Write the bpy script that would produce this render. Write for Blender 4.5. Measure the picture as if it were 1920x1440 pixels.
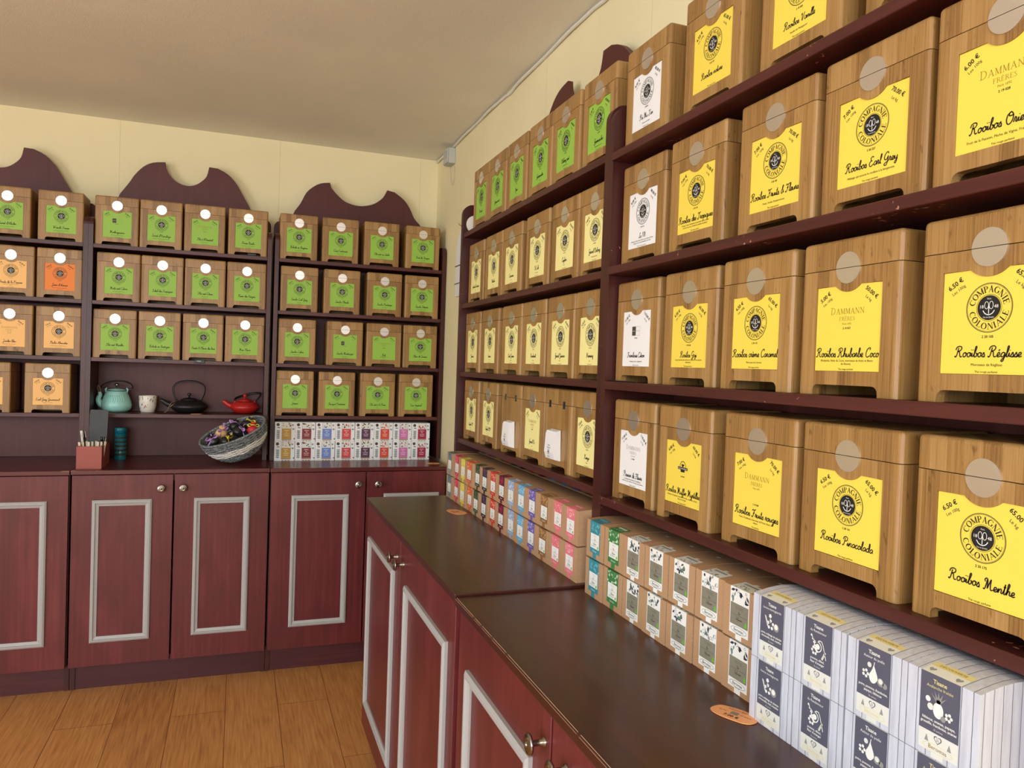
import bpy, bmesh, math, random
from mathutils import Vector, Matrix
from mathutils.geometry import tessellate_polygon
random.seed(7)
for o in list(bpy.data.objects): bpy.data.objects.remove(o, do_unlink=True)
SC = bpy.context.scene
COL = SC.collection
PI = math.pi

# ------------------------------------------------------------------ camera
cam_d = bpy.data.cameras.new('camera'); cam_d.sensor_width = 36; cam_d.sensor_fit = 'HORIZONTAL'
cam_d.lens = 1414.046 / 1920 * 36; cam_d.clip_start = 0.02; cam_d.clip_end = 100
cam = bpy.data.objects.new('camera', cam_d); COL.objects.link(cam)
yaw, pitch, roll = .3478, -.0227, .035
fwd = Vector((math.sin(yaw)*math.cos(pitch), math.cos(yaw)*math.cos(pitch), math.sin(pitch)))
r0 = Vector((math.cos(yaw), -math.sin(yaw), 0)); u0 = r0.cross(fwd)
RR = math.cos(roll)*r0 + math.sin(roll)*u0; UU = -math.sin(roll)*r0 + math.cos(roll)*u0
m3 = Matrix((RR, UU, -fwd)).transposed()
cam.matrix_world = Matrix.Translation((-.9334, -3.7996, 1.3389)) @ m3.to_4x4()
SC.camera = cam

# ------------------------------------------------------------------ view, world, daylight through the shop windows
SC.view_settings.view_transform = 'Standard'; SC.view_settings.look = 'None'
SC.view_settings.gamma = 1; SC.view_settings.exposure = 0.30; SC.view_settings.use_curve_mapping = False
wd = bpy.data.worlds.new('daylight'); SC.world = wd; wd.use_nodes = True
wd.node_tree.nodes['Background'].inputs[0].default_value = (.80, .90, 1.0, 1)
wd.node_tree.nodes['Background'].inputs[1].default_value = 2.0
H = 2.379
XL, YR = -4.6, -6.6            # left wall and rear wall planes
def area(name, loc, rot, sx, sy, power, color):
    l = bpy.data.lights.new(name, 'AREA'); l.shape = 'RECTANGLE'; l.size = sx; l.size_y = sy
    l.energy = power; l.color = color
    o = bpy.data.objects.new(name, l); COL.objects.link(o); o.location = loc; o.rotation_euler = rot
    return o
WIN_L = (-5.7, -2.95, .10, 2.2)      # y0, y1, z0, z1 of the glazed shop front in the left wall
WIN_R = (-3.2, -1.05, 1.15, 2.25)       # x0, x1, z0, z1 of the window in the rear wall
area('window_daylight', (XL-.06, (WIN_L[0]+WIN_L[1])/2, (WIN_L[2]+WIN_L[3])/2), (0, -PI/2, 0), WIN_L[3]-WIN_L[2], WIN_L[1]-WIN_L[0], 82, (.85, .93, 1.0))
area('window_daylight', ((WIN_R[0]+WIN_R[1])/2, YR-.06, (WIN_R[2]+WIN_R[3])/2), (PI/2, 0, 0), WIN_R[1]-WIN_R[0], WIN_R[3]-WIN_R[2], 80, (.88, .94, 1.0))

# ------------------------------------------------------------------ materials
def s2l(c):
    return tuple(((v/255)/12.92 if v/255 <= .04045 else (((v/255)+.055)/1.055)**2.4) for v in c) + (1,)
MATS = {}
def new_mat(name):
    m = bpy.data.materials.new(name); m.use_nodes = True; MATS[name] = m
    return m, m.node_tree, m.node_tree.nodes['Principled BSDF']
def plain(name, rgb, rough=.6, metal=0, spec=.5, coat=0):
    m, nt, b = new_mat(name); b.inputs['Base Color'].default_value = s2l(rgb)
    b.inputs['Roughness'].default_value = rough; b.inputs['Metallic'].default_value = metal
    b.inputs['Specular IOR Level'].default_value = spec
    if coat: b.inputs['Coat Weight'].default_value = coat; b.inputs['Coat Roughness'].default_value = .15
    return m
def N(nt, t, **kw):
    n = nt.nodes.new(t)
    for k, v in kw.items():
        if k in n.inputs: n.inputs[k].default_value = v
        else: setattr(n, k, v)
    return n
def mapping(nt, scale, coord='Object', rot=(0,0,0)):
    tc = N(nt, 'ShaderNodeTexCoord'); mp = N(nt, 'ShaderNodeMapping'); mp.inputs['Scale'].default_value = scale
    mp.inputs['Rotation'].default_value = rot
    nt.links.new(tc.outputs[coord], mp.inputs['Vector']); return tc, mp
def ramp(nt, fac, stops):
    r = N(nt, 'ShaderNodeValToRGB'); e = r.color_ramp.elements
    e[0].position, e[0].color = stops[0][0], s2l(stops[0][1]); e[1].position, e[1].color = stops[-1][0], s2l(stops[-1][1])
    for p, c in stops[1:-1]:
        k = e.new(p); k.color = s2l(c)
    nt.links.new(fac, r.inputs[0]); return r
def bump(nt, b, h, strength, dist=.002):
    bp = N(nt, 'ShaderNodeBump'); bp.inputs['Strength'].default_value = strength; bp.inputs['Distance'].default_value = dist
    nt.links.new(h, bp.inputs['Height']); nt.links.new(bp.outputs[0], b.inputs['Normal'])
def stained(name, axis, c1, c2, c3, rough=.38, specks=0.0, big=1.0, coat=0.0):
    """dark red stained wood, grain running along the given axis"""
    m, nt, b = new_mat(name)
    sc = [70, 70, 70]; sc['xyz'.index(axis)] = 2.2
    tc, mp = mapping(nt, sc)
    oi = N(nt, 'ShaderNodeObjectInfo'); ad = N(nt, 'ShaderNodeVectorMath', operation='ADD')
    sx = N(nt, 'ShaderNodeMath', operation='MULTIPLY'); sx.inputs[1].default_value = 40
    nt.links.new(oi.outputs['Random'], sx.inputs[0]); nt.links.new(mp.outputs[0], ad.inputs[0]); nt.links.new(sx.outputs[0], ad.inputs[1])
    n1 = N(nt, 'ShaderNodeTexNoise', Scale=1.0, Detail=5.0, Roughness=.65); nt.links.new(ad.outputs[0], n1.inputs['Vector'])
    sc2 = [5, 5, 5]; sc2['xyz'.index(axis)] = 1.6
    mp2 = N(nt, 'ShaderNodeMapping'); mp2.inputs['Scale'].default_value = [v*big for v in sc2]; nt.links.new(tc.outputs['Object'], mp2.inputs[0])
    ad2 = N(nt, 'ShaderNodeVectorMath', operation='ADD'); nt.links.new(mp2.outputs[0], ad2.inputs[0]); nt.links.new(sx.outputs[0], ad2.inputs[1])
    n2 = N(nt, 'ShaderNodeTexNoise', Scale=1.0, Detail=3.0, Roughness=.6, Distortion=.8); nt.links.new(ad2.outputs[0], n2.inputs['Vector'])
    mx = N(nt, 'ShaderNodeMix', data_type='FLOAT'); mx.inputs[0].default_value = .5
    nt.links.new(n1.outputs[0], mx.inputs[2]); nt.links.new(n2.outputs[0], mx.inputs[3])
    rp = ramp(nt, mx.outputs[0], [(.30, c1), (.5, c2), (.72, c3)])
    out = rp.outputs[0]
    if specks:
        n3 = N(nt, 'ShaderNodeTexNoise', Scale=150.0, Detail=2.0); nt.links.new(tc.outputs['Object'], n3.inputs['Vector'])
        n4 = N(nt, 'ShaderNodeTexNoise', Scale=9.0, Detail=1.0); nt.links.new(tc.outputs['Object'], n4.inputs['Vector'])
        mu = N(nt, 'ShaderNodeMath', operation='MULTIPLY'); nt.links.new(n3.outputs[0], mu.inputs[0]); nt.links.new(n4.outputs[0], mu.inputs[1])
        gt = N(nt, 'ShaderNodeMath', operation='GREATER_THAN'); gt.inputs[1].default_value = specks; nt.links.new(mu.outputs[0], gt.inputs[0])
        mc = N(nt, 'ShaderNodeMix', data_type='RGBA'); nt.links.new(gt.outputs[0], mc.inputs[0]); nt.links.new(out, mc.inputs[6]); mc.inputs[7].default_value = s2l((176, 120, 104))
        out = mc.outputs[2]
    nt.links.new(out, b.inputs['Base Color']); b.inputs['Roughness'].default_value = rough
    if coat: b.inputs['Coat Weight'].default_value = coat; b.inputs['Coat Roughness'].default_value = .2
    bump(nt, b, n1.outputs[0], .12, .001)
    return m
DK, MD, LT = (48, 17, 15), (68, 26, 23), (90, 38, 34)
stained('wood_upright', 'z', DK, (66, 26, 23), (82, 34, 30), .4, .465)
stained('wood_shelf', 'x', DK, (74, 30, 27), (94, 43, 38), .4, .455)
stained('wood_back', 'z', (56, 22, 20), (68, 28, 25), (80, 35, 31), .5)
stained('wood_crest', 'z', (72, 26, 24), (84, 32, 30), (96, 39, 36), .5)
stained('wood_door', 'z', (78, 26, 30), (98, 36, 39), (122, 52, 54), .36, 0, 1.4)
stained('wood_plinth', 'x', (60, 24, 28), (74, 32, 36), (88, 42, 44), .4)
def top_mat(name, ca, cb):
    m, nt, b = new_mat(name); tc, mp = mapping(nt, (3, 30, 30))
    n = N(nt, 'ShaderNodeTexNoise', Scale=1.0, Detail=5.0); nt.links.new(mp.outputs[0], n.inputs['Vector'])
    r = ramp(nt, n.outputs[0], [(.3, ca), (.7, cb)]); nt.links.new(r.outputs[0], b.inputs['Base Color'])
    n2 = N(nt, 'ShaderNodeTexNoise', Scale=7.0, Detail=3.0); nt.links.new(tc.outputs['Object'], n2.inputs['Vector'])
    mr = N(nt, 'ShaderNodeMapRange'); mr.inputs[3].default_value = .26; mr.inputs[4].default_value = .32
    nt.links.new(n2.outputs[0], mr.inputs[0]); nt.links.new(mr.outputs[0], b.inputs['Roughness'])
    n3 = N(nt, 'ShaderNodeTexNoise', Scale=90.0, Detail=2.0); nt.links.new(tc.outputs['Object'], n3.inputs['Vector'])
    bump(nt, b, n3.outputs[0], .06, .001); b.inputs['Specular IOR Level'].default_value = .6
top_mat('wood_countertop', (56, 24, 20), (72, 33, 27)); top_mat('wood_countertop_red', (78, 26, 27), (98, 37, 37))
def bamboo(name, c1, c2, c3):
    m, nt, b = new_mat(name)
    tc = N(nt, 'ShaderNodeTexCoord'); sp = N(nt, 'ShaderNodeSeparateXYZ'); nt.links.new(tc.outputs['Object'], sp.inputs[0])
    oi = N(nt, 'ShaderNodeObjectInfo')
    a = N(nt, 'ShaderNodeMath', operation='ADD'); nt.links.new(sp.outputs[0], a.inputs[0]); nt.links.new(sp.outputs[1], a.inputs[1])
    d = N(nt, 'ShaderNodeMath', operation='MULTIPLY'); d.inputs[1].default_value = 1/.0215; nt.links.new(a.outputs[0], d.inputs[0])
    ro = N(nt, 'ShaderNodeMath', operation='MULTIPLY_ADD'); ro.inputs[1].default_value = 37; nt.links.new(oi.outputs['Random'], ro.inputs[0]); nt.links.new(d.outputs[0], ro.inputs[2])
    fl = N(nt, 'ShaderNodeMath', operation='FLOOR'); nt.links.new(ro.outputs[0], fl.inputs[0])
    wn = N(nt, 'ShaderNodeTexWhiteNoise', noise_dimensions='1D'); nt.links.new(fl.outputs[0], wn.inputs['W'])
    mp = N(nt, 'ShaderNodeMapping'); mp.inputs['Scale'].default_value = (420, 420, 9); nt.links.new(tc.outputs['Object'], mp.inputs[0])
    ad = N(nt, 'ShaderNodeVectorMath', operation='ADD'); nt.links.new(mp.outputs[0], ad.inputs[0]); nt.links.new(ro.outputs[0], ad.inputs[1])
    n1 = N(nt, 'ShaderNodeTexNoise', Scale=1.0, Detail=3.0, Roughness=.6); nt.links.new(ad.outputs[0], n1.inputs['Vector'])
    mp2 = N(nt, 'ShaderNodeMapping'); mp2.inputs['Scale'].default_value = (45, 45, 50); nt.links.new(tc.outputs['Object'], mp2.inputs[0])
    ad2 = N(nt, 'ShaderNodeVectorMath', operation='ADD'); nt.links.new(mp2.outputs[0], ad2.inputs[0]); nt.links.new(ro.outputs[0], ad2.inputs[1])
    n2 = N(nt, 'ShaderNodeTexNoise', Scale=1.0, Detail=2.0); nt.links.new(ad2.outputs[0], n2.inputs['Vector'])
    nod = N(nt, 'ShaderNodeMapRange'); nod.inputs[1].default_value = .66; nod.inputs[2].default_value = .8; nod.inputs[3].default_value = 0; nod.inputs[4].default_value = -.28
    nt.links.new(n2.outputs[0], nod.inputs[0])
    s = N(nt, 'ShaderNodeMath', operation='MULTIPLY'); s.inputs[1].default_value = .30; nt.links.new(wn.outputs[0], s.inputs[0])
    s2 = N(nt, 'ShaderNodeMath', operation='MULTIPLY_ADD'); s2.inputs[1].default_value = .7; nt.links.new(n1.outputs[0], s2.inputs[0]); nt.links.new(s.outputs[0], s2.inputs[2])
    s3 = N(nt, 'ShaderNodeMath', operation='ADD'); nt.links.new(s2.outputs[0], s3.inputs[0]); nt.links.new(nod.outputs[0], s3.inputs[1])
    rp = ramp(nt, s3.outputs[0], [(.18, c1), (.48, c2), (.78, c3)])
    nt.links.new(rp.outputs[0], b.inputs['Base Color']); b.inputs['Roughness'].default_value = .42
    bump(nt, b, n1.outputs[0], .08, .0006)
bamboo('bamboo', (108, 76, 38), (156, 117, 65), (180, 143, 90))
def wall_mat(name, c, seam=True):
    m, nt, b = new_mat(name); tc = N(nt, 'ShaderNodeTexCoord')
    n = N(nt, 'ShaderNodeTexNoise', Scale=2.0, Detail=4.0); nt.links.new(tc.outputs['Object'], n.inputs['Vector'])
    c2 = tuple(v-8 for v in c); r = ramp(nt, n.outputs[0], [(.35, c2), (.65, c)]); out = r.outputs[0]
    if seam:
        sp = N(nt, 'ShaderNodeSeparateXYZ'); nt.links.new(tc.outputs['Object'], sp.inputs[0])
        a = N(nt, 'ShaderNodeMath', operation='ADD'); nt.links.new(sp.outputs[0], a.inputs[0]); nt.links.new(sp.outputs[1], a.inputs[1])
        a2 = N(nt, 'ShaderNodeMath', operation='ADD'); a2.inputs[1].default_value = 20*.684+.0916; nt.links.new(a.outputs[0], a2.inputs[0])
        md = N(nt, 'ShaderNodeMath', operation='MODULO'); md.inputs[1].default_value = .684; nt.links.new(a2.outputs[0], md.inputs[0])
        lt = N(nt, 'ShaderNodeMath', operation='LESS_THAN'); lt.inputs[1].default_value = .0025; nt.links.new(md.outputs[0], lt.inputs[0])
        mc = N(nt, 'ShaderNodeMix', data_type='RGBA'); nt.links.new(lt.outputs[0], mc.inputs[0]); nt.links.new(out, mc.inputs[6]); mc.inputs[7].default_value = s2l(tuple(v-22 for v in c))
        out = mc.outputs[2]
    nt.links.new(out, b.inputs['Base Color']); b.inputs['Roughness'].default_value = .85; b.inputs['Specular IOR Level'].default_value = .2
    n2 = N(nt, 'ShaderNodeTexNoise', Scale=260.0, Detail=2.0); nt.links.new(tc.outputs['Object'], n2.inputs['Vector']); bump(nt, b, n2.outputs[0], .25, .002)
wall_mat('wallpaper_cream', (244, 231, 188))
wall_mat('ceiling_paint', (240, 236, 222), False)
wall_mat('wall_plain', (226, 216, 190), False)
def floor_mat():
    m, nt, b = new_mat('oak_floor'); tc = N(nt, 'ShaderNodeTexCoord')
    mp = N(nt, 'ShaderNodeMapping'); mp.inputs['Rotation'].default_value = (0, 0, PI/2); nt.links.new(tc.outputs['Object'], mp.inputs[0])
    br = N(nt, 'ShaderNodeTexBrick'); br.offset = .37; br.inputs['Scale'].default_value = 1
    br.inputs['Brick Width'].default_value = 1.25; br.inputs['Row Height'].default_value = .19; br.inputs['Mortar Size'].default_value = .0012
    br.inputs['Color1'].default_value = (0, 0, 0, 1); br.inputs['Color2'].default_value = (1, 1, 1, 1); br.inputs['Mortar'].default_value = (.5, .5, .5, 1)
    nt.links.new(mp.outputs[0], br.inputs['Vector'])
    sc = N(nt, 'ShaderNodeVectorMath', operation='SCALE'); sc.inputs['Scale'].default_value = 9; nt.links.new(br.outputs['Color'], sc.inputs[0])
    mp2 = N(nt, 'ShaderNodeMapping'); mp2.inputs['Scale'].default_value = (14, 1.6, 1); nt.links.new(tc.outputs['Object'], mp2.inputs[0])
    ad = N(nt, 'ShaderNodeVectorMath', operation='ADD'); nt.links.new(mp2.outputs[0], ad.inputs[0]); nt.links.new(sc.outputs[0], ad.inputs[1])
    n1 = N(nt, 'ShaderNodeTexNoise', Scale=1.0, Detail=2.5, Distortion=1.2); nt.links.new(ad.outputs[0], n1.inputs['Vector'])
    mul = N(nt, 'ShaderNodeMath', operation='MULTIPLY'); mul.inputs[1].default_value = 26; nt.links.new(n1.outputs[0], mul.inputs[0])
    sn = N(nt, 'ShaderNodeMath', operation='SINE'); nt.links.new(mul.outputs[0], sn.inputs[0])
    mp3 = N(nt, 'ShaderNodeMapping'); mp3.inputs['Scale'].default_value = (150, 6, 1); nt.links.new(tc.outputs['Object'], mp3.inputs[0])
    n2 = N(nt, 'ShaderNodeTexNoise', Scale=1.0, Detail=3.0); nt.links.new(mp3.outputs[0], n2.inputs['Vector'])
    f = N(nt, 'ShaderNodeMath', operation='MULTIPLY_ADD'); f.inputs[1].default_value = .06; nt.links.new(sn.outputs[0], f.inputs[0]); nt.links.new(n2.outputs[0], f.inputs[2])
    g = N(nt, 'ShaderNodeMath', operation='MULTIPLY_ADD'); g.inputs[1].default_value = .16; nt.links.new(br.outputs['Color'], g.inputs[0]); nt.links.new(f.outputs[0], g.inputs[2])
    r = ramp(nt, g.outputs[0], [(.22, (160, 102, 54)), (.58, (200, 139, 78)), (.95, (220, 162, 100))])
    mc = N(nt, 'ShaderNodeMix', data_type='RGBA'); nt.links.new(br.outputs['Fac'], mc.inputs[0]); nt.links.new(r.outputs[0], mc.inputs[6]); mc.inputs[7].default_value = s2l((116, 70, 34))
    nt.links.new(mc.outputs[2], b.inputs['Base Color']); b.inputs['Roughness'].default_value = .42
    bump(nt, b, f.outputs[0], .06, .001)
floor_mat()
def kraft_mat():
    m, nt, b = new_mat('kraft'); tc = N(nt, 'ShaderNodeTexCoord')
    n = N(nt, 'ShaderNodeTexNoise', Scale=700.0, Detail=2.0); nt.links.new(tc.outputs['Object'], n.inputs['Vector'])
    r = ramp(nt, n.outputs[0], [(.3, (172, 134, 98)), (.7, (196, 156, 119))]); nt.links.new(r.outputs[0], b.inputs['Base Color']); b.inputs['Roughness'].default_value = .7
kraft_mat()
def planks_mat():
    m, nt, b = new_mat('white_planks'); tc = N(nt, 'ShaderNodeTexCoord'); sp = N(nt, 'ShaderNodeSeparateXYZ'); nt.links.new(tc.outputs['Object'], sp.inputs[0])
    # board width follows x on the front and top, y on the ends
    ge = N(nt, 'ShaderNodeNewGeometry'); a = N(nt, 'ShaderNodeMath', operation='ADD'); nt.links.new(sp.outputs[0], a.inputs[0]); nt.links.new(sp.outputs[1], a.inputs[1])
    tn = N(nt, 'ShaderNodeTexCoord'); vt = N(nt, 'ShaderNodeSeparateXYZ'); nt.links.new(tn.outputs['Normal'], vt.inputs[0])
    gt = N(nt, 'ShaderNodeMath', operation='GREATER_THAN'); gt.inputs[1].default_value = .6; nt.links.new(vt.outputs[2], gt.inputs[0])
    mxf = N(nt, 'ShaderNodeMix', data_type='FLOAT'); nt.links.new(gt.outputs[0], mxf.inputs[0]); nt.links.new(a.outputs[0], mxf.inputs[2]); nt.links.new(sp.outputs[0], mxf.inputs[3])
    n0 = N(nt, 'ShaderNodeTexNoise', Scale=45.0); nt.links.new(tc.outputs['Object'], n0.inputs['Vector'])
    w = N(nt, 'ShaderNodeMath', operation='MULTIPLY_ADD'); w.inputs[1].default_value = .0016; nt.links.new(n0.outputs[0], w.inputs[0]); nt.links.new(mxf.outputs[0], w.inputs[2])
    a2 = N(nt, 'ShaderNodeMath', operation='ADD'); a2.inputs[1].default_value = 1.0; nt.links.new(w.outputs[0], a2.inputs[0])
    md = N(nt, 'ShaderNodeMath', operation='MODULO'); md.inputs[1].default_value = .0125; nt.links.new(a2.outputs[0], md.inputs[0])
    lt = N(nt, 'ShaderNodeMath', operation='LESS_THAN'); lt.inputs[1].default_value = .0009; nt.links.new(md.outputs[0], lt.inputs[0])
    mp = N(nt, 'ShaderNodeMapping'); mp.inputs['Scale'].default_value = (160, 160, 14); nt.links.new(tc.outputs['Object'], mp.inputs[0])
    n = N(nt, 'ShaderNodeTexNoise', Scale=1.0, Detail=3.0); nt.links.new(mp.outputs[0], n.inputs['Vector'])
    r = ramp(nt, n.outputs[0], [(.25, (190, 194, 208)), (.55, (206, 210, 224)), (.85, (218, 222, 234))])  # white boards tinted lavender: the bluish cast of the light is painted in
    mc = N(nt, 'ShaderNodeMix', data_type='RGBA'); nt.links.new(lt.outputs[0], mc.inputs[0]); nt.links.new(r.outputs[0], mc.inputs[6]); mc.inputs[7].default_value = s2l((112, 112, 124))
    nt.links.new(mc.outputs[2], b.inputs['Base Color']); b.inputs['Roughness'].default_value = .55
planks_mat()
def weave_mat(name, c1, c2):
    m, nt, b = new_mat(name); tc = N(nt, 'ShaderNodeTexCoord')
    n = N(nt, 'ShaderNodeTexNoise', Scale=180.0, Detail=2.0); nt.links.new(tc.outputs['Object'], n.inputs['Vector'])
    r = ramp(nt, n.outputs[0], [(.35, c1), (.65, c2)]); nt.links.new(r.outputs[0], b.inputs['Base Color']); b.inputs['Roughness'].default_value = .6
weave_mat('weave_grey', (66, 72, 76), (150, 156, 160)); weave_mat('weave_white', (206, 204, 196), (232, 232, 228))
def metal_mat():
    m, nt, b = new_mat('brushed_steel'); tc = N(nt, 'ShaderNodeTexCoord')
    n = N(nt, 'ShaderNodeTexNoise', Scale=160.0, Detail=3.0); nt.links.new(tc.outputs['Object'], n.inputs['Vector'])
    b.inputs['Base Color'].default_value = s2l((236, 234, 230)); b.inputs['Metallic'].default_value = 1
    mr = N(nt, 'ShaderNodeMapRange'); mr.inputs[3].default_value = .34; mr.inputs[4].default_value = .42; nt.links.new(n.outputs[0], mr.inputs[0]); nt.links.new(mr.outputs[0], b.inputs['Roughness'])
metal_mat()
plain('knob_metal', (150, 146, 140), .22, 1)
plain('moulding_grey', (172, 172, 172), .4)
plain('edge_wear', (232, 186, 156), .7)
plain('ink', (24, 22, 20), .6); plain('ink_soft', (70, 66, 58), .6); plain('ink_gold', (150, 128, 36), .6)
plain('ink_grey', (150, 150, 148), .6); plain('ink_white', (240, 240, 236), .6); plain('ink_red', (170, 50, 40), .6)
plain('hole_dark', (20, 16, 14), .8)
for nm, c in dict(yellow=(240, 214, 82), cream=(246, 238, 160), green=(150, 196, 74), white=(240, 240, 240), orange=(240, 134, 48), peach=(250, 196, 118)).items():
    plain('card_'+nm, c, .55)
plain('black_iron', (26, 26, 27), .45); plain('aqua_glaze', (156, 216, 208), .3); plain('red_enamel', (184, 38, 34), .35)
plain('ceramic', (236, 230, 220), .3); plain('string', (156, 130, 100), .8); plain('holder_wood', (160, 78, 66), .5)
plain('slate', (52, 54, 56), .5); plain('teal_tin', (22, 112, 128), .3); plain('stick', (226, 214, 190), .7)
plain('pen_black', (24, 24, 26), .3); plain('pen_white', (230, 230, 232), .3)
plain('plastic_white', (226, 224, 214), .4); plain('plastic_grey', (190, 190, 182), .5); plain('plastic_black', (22, 22, 24), .4)
plain('tag_orange', (240, 168, 112), .6); plain('paper_white', (238, 238, 240), .6)
plain('pouch_black', (30, 30, 34), .35); plain('ribbon_lilac', (190, 140, 206), .35); plain('ribbon_yellow', (234, 216, 70), .35)
plain('wrap_peach', (236, 190, 130), .5); plain('wrap_red', (190, 40, 50), .5)
plain('glass_pane', (220, 230, 235), .05)
plain('tan_print', (150, 126, 100), .7)  # flat tan print colour for the cup pattern and carton marks
plain('sage', (136, 132, 116), .6); plain('leaf_green', (112, 184, 70), .6); plain('leaf_grey', (112, 134, 130), .6); plain('berry', (48, 54, 72), .6)
plain('slate_print', (88, 88, 106), .6); plain('label_pale', (226, 228, 222), .55); plain('label_yellow', (228, 216, 150), .55); plain('kraft_band', (172, 150, 130), .6)
def cm(rgb):
    k = 'print_%02x%02x%02x' % rgb
    return k if k in MATS else (plain(k, rgb, .5) and k)

# ------------------------------------------------------------------ mesh builder
class MB:
    def __init__(s): s.v = []; s.f = []; s.m = []; s.mats = []; s.sm = []
    def mi(s, m):
        if m not in s.mats: s.mats.append(m)
        return s.mats.index(m)
    def poly(s, pts, m, smooth=False):
        i = len(s.v); s.v += [tuple(p) for p in pts]; s.f.append(tuple(range(i, i+len(pts)))); s.m.append(s.mi(m)); s.sm.append(smooth)
    def faces(s, vs, fs, m, smooth=False):
        i = len(s.v); s.v += [tuple(p) for p in vs]; k = s.mi(m)
        for f in fs: s.f.append(tuple(i+j for j in f)); s.m.append(k); s.sm.append(smooth)
    def box(s, x0, x1, y0, y1, z0, z1, m):
        if x0 > x1: x0, x1 = x1, x0
        if y0 > y1: y0, y1 = y1, y0
        vs = [(x0,y0,z0),(x1,y0,z0),(x1,y1,z0),(x0,y1,z0),(x0,y0,z1),(x1,y0,z1),(x1,y1,z1),(x0,y1,z1)]
        s.faces(vs, [(3,2,1,0),(4,5,6,7),(0,1,5,4),(1,2,6,5),(2,3,7,6),(3,0,4,7)], m)
    def bbox(s, x0, x1, y0, y1, z0, z1, m, r=.002, seg=2):
        """box with rounded edges"""
        bm = bmesh.new(); bmesh.ops.create_cube(bm, size=1)
        for v in bm.verts: v.co = ((x0+x1)/2+v.co.x*abs(x1-x0), (y0+y1)/2+v.co.y*abs(y1-y0), (z0+z1)/2+v.co.z*abs(z1-z0))
        bmesh.ops.bevel(bm, geom=list(bm.edges), offset=r, segments=seg, profile=.5, affect='EDGES')
        s.bm(bm, m); bm.free()
    def bm(s, bm, m, smooth=False):
        bm.verts.ensure_lookup_table(); bm.verts.index_update()
        s.faces([v.co[:] for v in bm.verts], [tuple(v.index for v in f.verts) for f in bm.faces], m, smooth)
    def prism(s, pts, plane, a, b, m):
        """extrude a 2D outline; plane 'xz' extrudes along y, 'yz' along x, 'xy' along z"""
        def P(p, t): return {'xz': (p[0], t, p[1]), 'yz': (t, p[0], p[1]), 'xy': (p[0], p[1], t)}[plane]
        n = len(pts); area2 = sum(pts[i][0]*pts[(i+1) % n][1]-pts[(i+1) % n][0]*pts[i][1] for i in range(n))
        bm = bmesh.new(); A = [bm.verts.new(P(p, a)) for p in pts]; B = [bm.verts.new(P(p, b)) for p in pts]
        fa = bm.faces.new(A); fb = bm.faces.new(list(reversed(B)))
        for i in range(n): bm.faces.new((A[(i+1) % n], A[i], B[i], B[(i+1) % n]))
        if n > 12:
            bm.faces.remove(fa); bm.faces.remove(fb)
            for t in tessellate_polygon([[Vector((p[0], p[1], 0)) for p in pts]]):
                bm.faces.new([A[i] for i in t]); bm.faces.new([B[i] for i in reversed(t)])
        bmesh.ops.recalc_face_normals(bm, faces=bm.faces)
        s.bm(bm, m); bm.free()
    def lathe(s, prof, m, c=(0,0,0), n=32, sx=1, sy=1, smooth=True):
        vs = []; fs = []
        for r, z in prof:
            for k in range(n):
                a = 2*PI*k/n; vs.append((c[0]+sx*r*math.cos(a), c[1]+sy*r*math.sin(a), c[2]+z))
        for i in range(len(prof)-1):
            for k in range(n):
                k2 = (k+1) % n; fs.append((i*n+k, i*n+k2, (i+1)*n+k2, (i+1)*n+k))
        if prof[0][0] > 1e-6: fs.append(tuple(range(n-1, -1, -1)))
        if prof[-1][0] > 1e-6: fs.append(tuple((len(prof)-1)*n+k for k in range(n)))
        s.faces(vs, fs, m, smooth)
    def tube(s, path, rad, m, n=8, closed=False, flat=1.0):
        P = [Vector(p) for p in path]; L = len(P); vs = []; fs = []; up = None
        for i in range(L):
            if closed: t = P[(i+1) % L]-P[i-1]
            else: t = P[min(i+1, L-1)]-P[max(i-1, 0)]
            t.normalize()
            if up is None: up = t.orthogonal().normalized()
            up = (up - t*up.dot(t)).normalized(); w = t.cross(up)
            r = rad[i] if isinstance(rad, (list, tuple)) else rad
            for k in range(n):
                a = 2*PI*k/n; vs.append(P[i]+up*(r*math.cos(a))+w*(r*flat*math.sin(a)))
        rng = L if closed else L-1
        for i in range(rng):
            j = (i+1) % L
            for k in range(n): k2 = (k+1) % n; fs.append((i*n+k, i*n+k2, j*n+k2, j*n+k))
        if not closed: fs.append(tuple(range(n-1, -1, -1))); fs.append(tuple((L-1)*n+k for k in range(n)))
        s.faces(vs, fs, m, True)
    def mesh(s, name):
        me = bpy.data.meshes.new(name); me.from_pydata([tuple(v) for v in s.v], [], s.f)
        for m in s.mats: me.materials.append(MATS[m])
        me.polygons.foreach_set('material_index', s.m); me.polygons.foreach_set('use_smooth', s.sm); me.update()
        return me
    def build(s, name, parent=None): return link(name, s.mesh(name), parent)
def link(name, me, parent=None):
    o = bpy.data.objects.new(name, me); COL.objects.link(o)
    if parent is not None: o.parent = parent
    return o
def tag(o, label, cat, group=None):
    o['label'] = label; o['category'] = cat
    if group: o['group'] = group
    return o
def thing(name, label, cat, loc=(0,0,0), rz=0, group=None):
    o = bpy.data.objects.new(name, None); COL.objects.link(o); o.empty_display_size = .05
    o.location = loc; o.rotation_euler = (0, 0, rz); return tag(o, label, cat, group)
def struct(name, mb):
    o = mb.build(name); o['kind'] = 'structure'; return o
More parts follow.
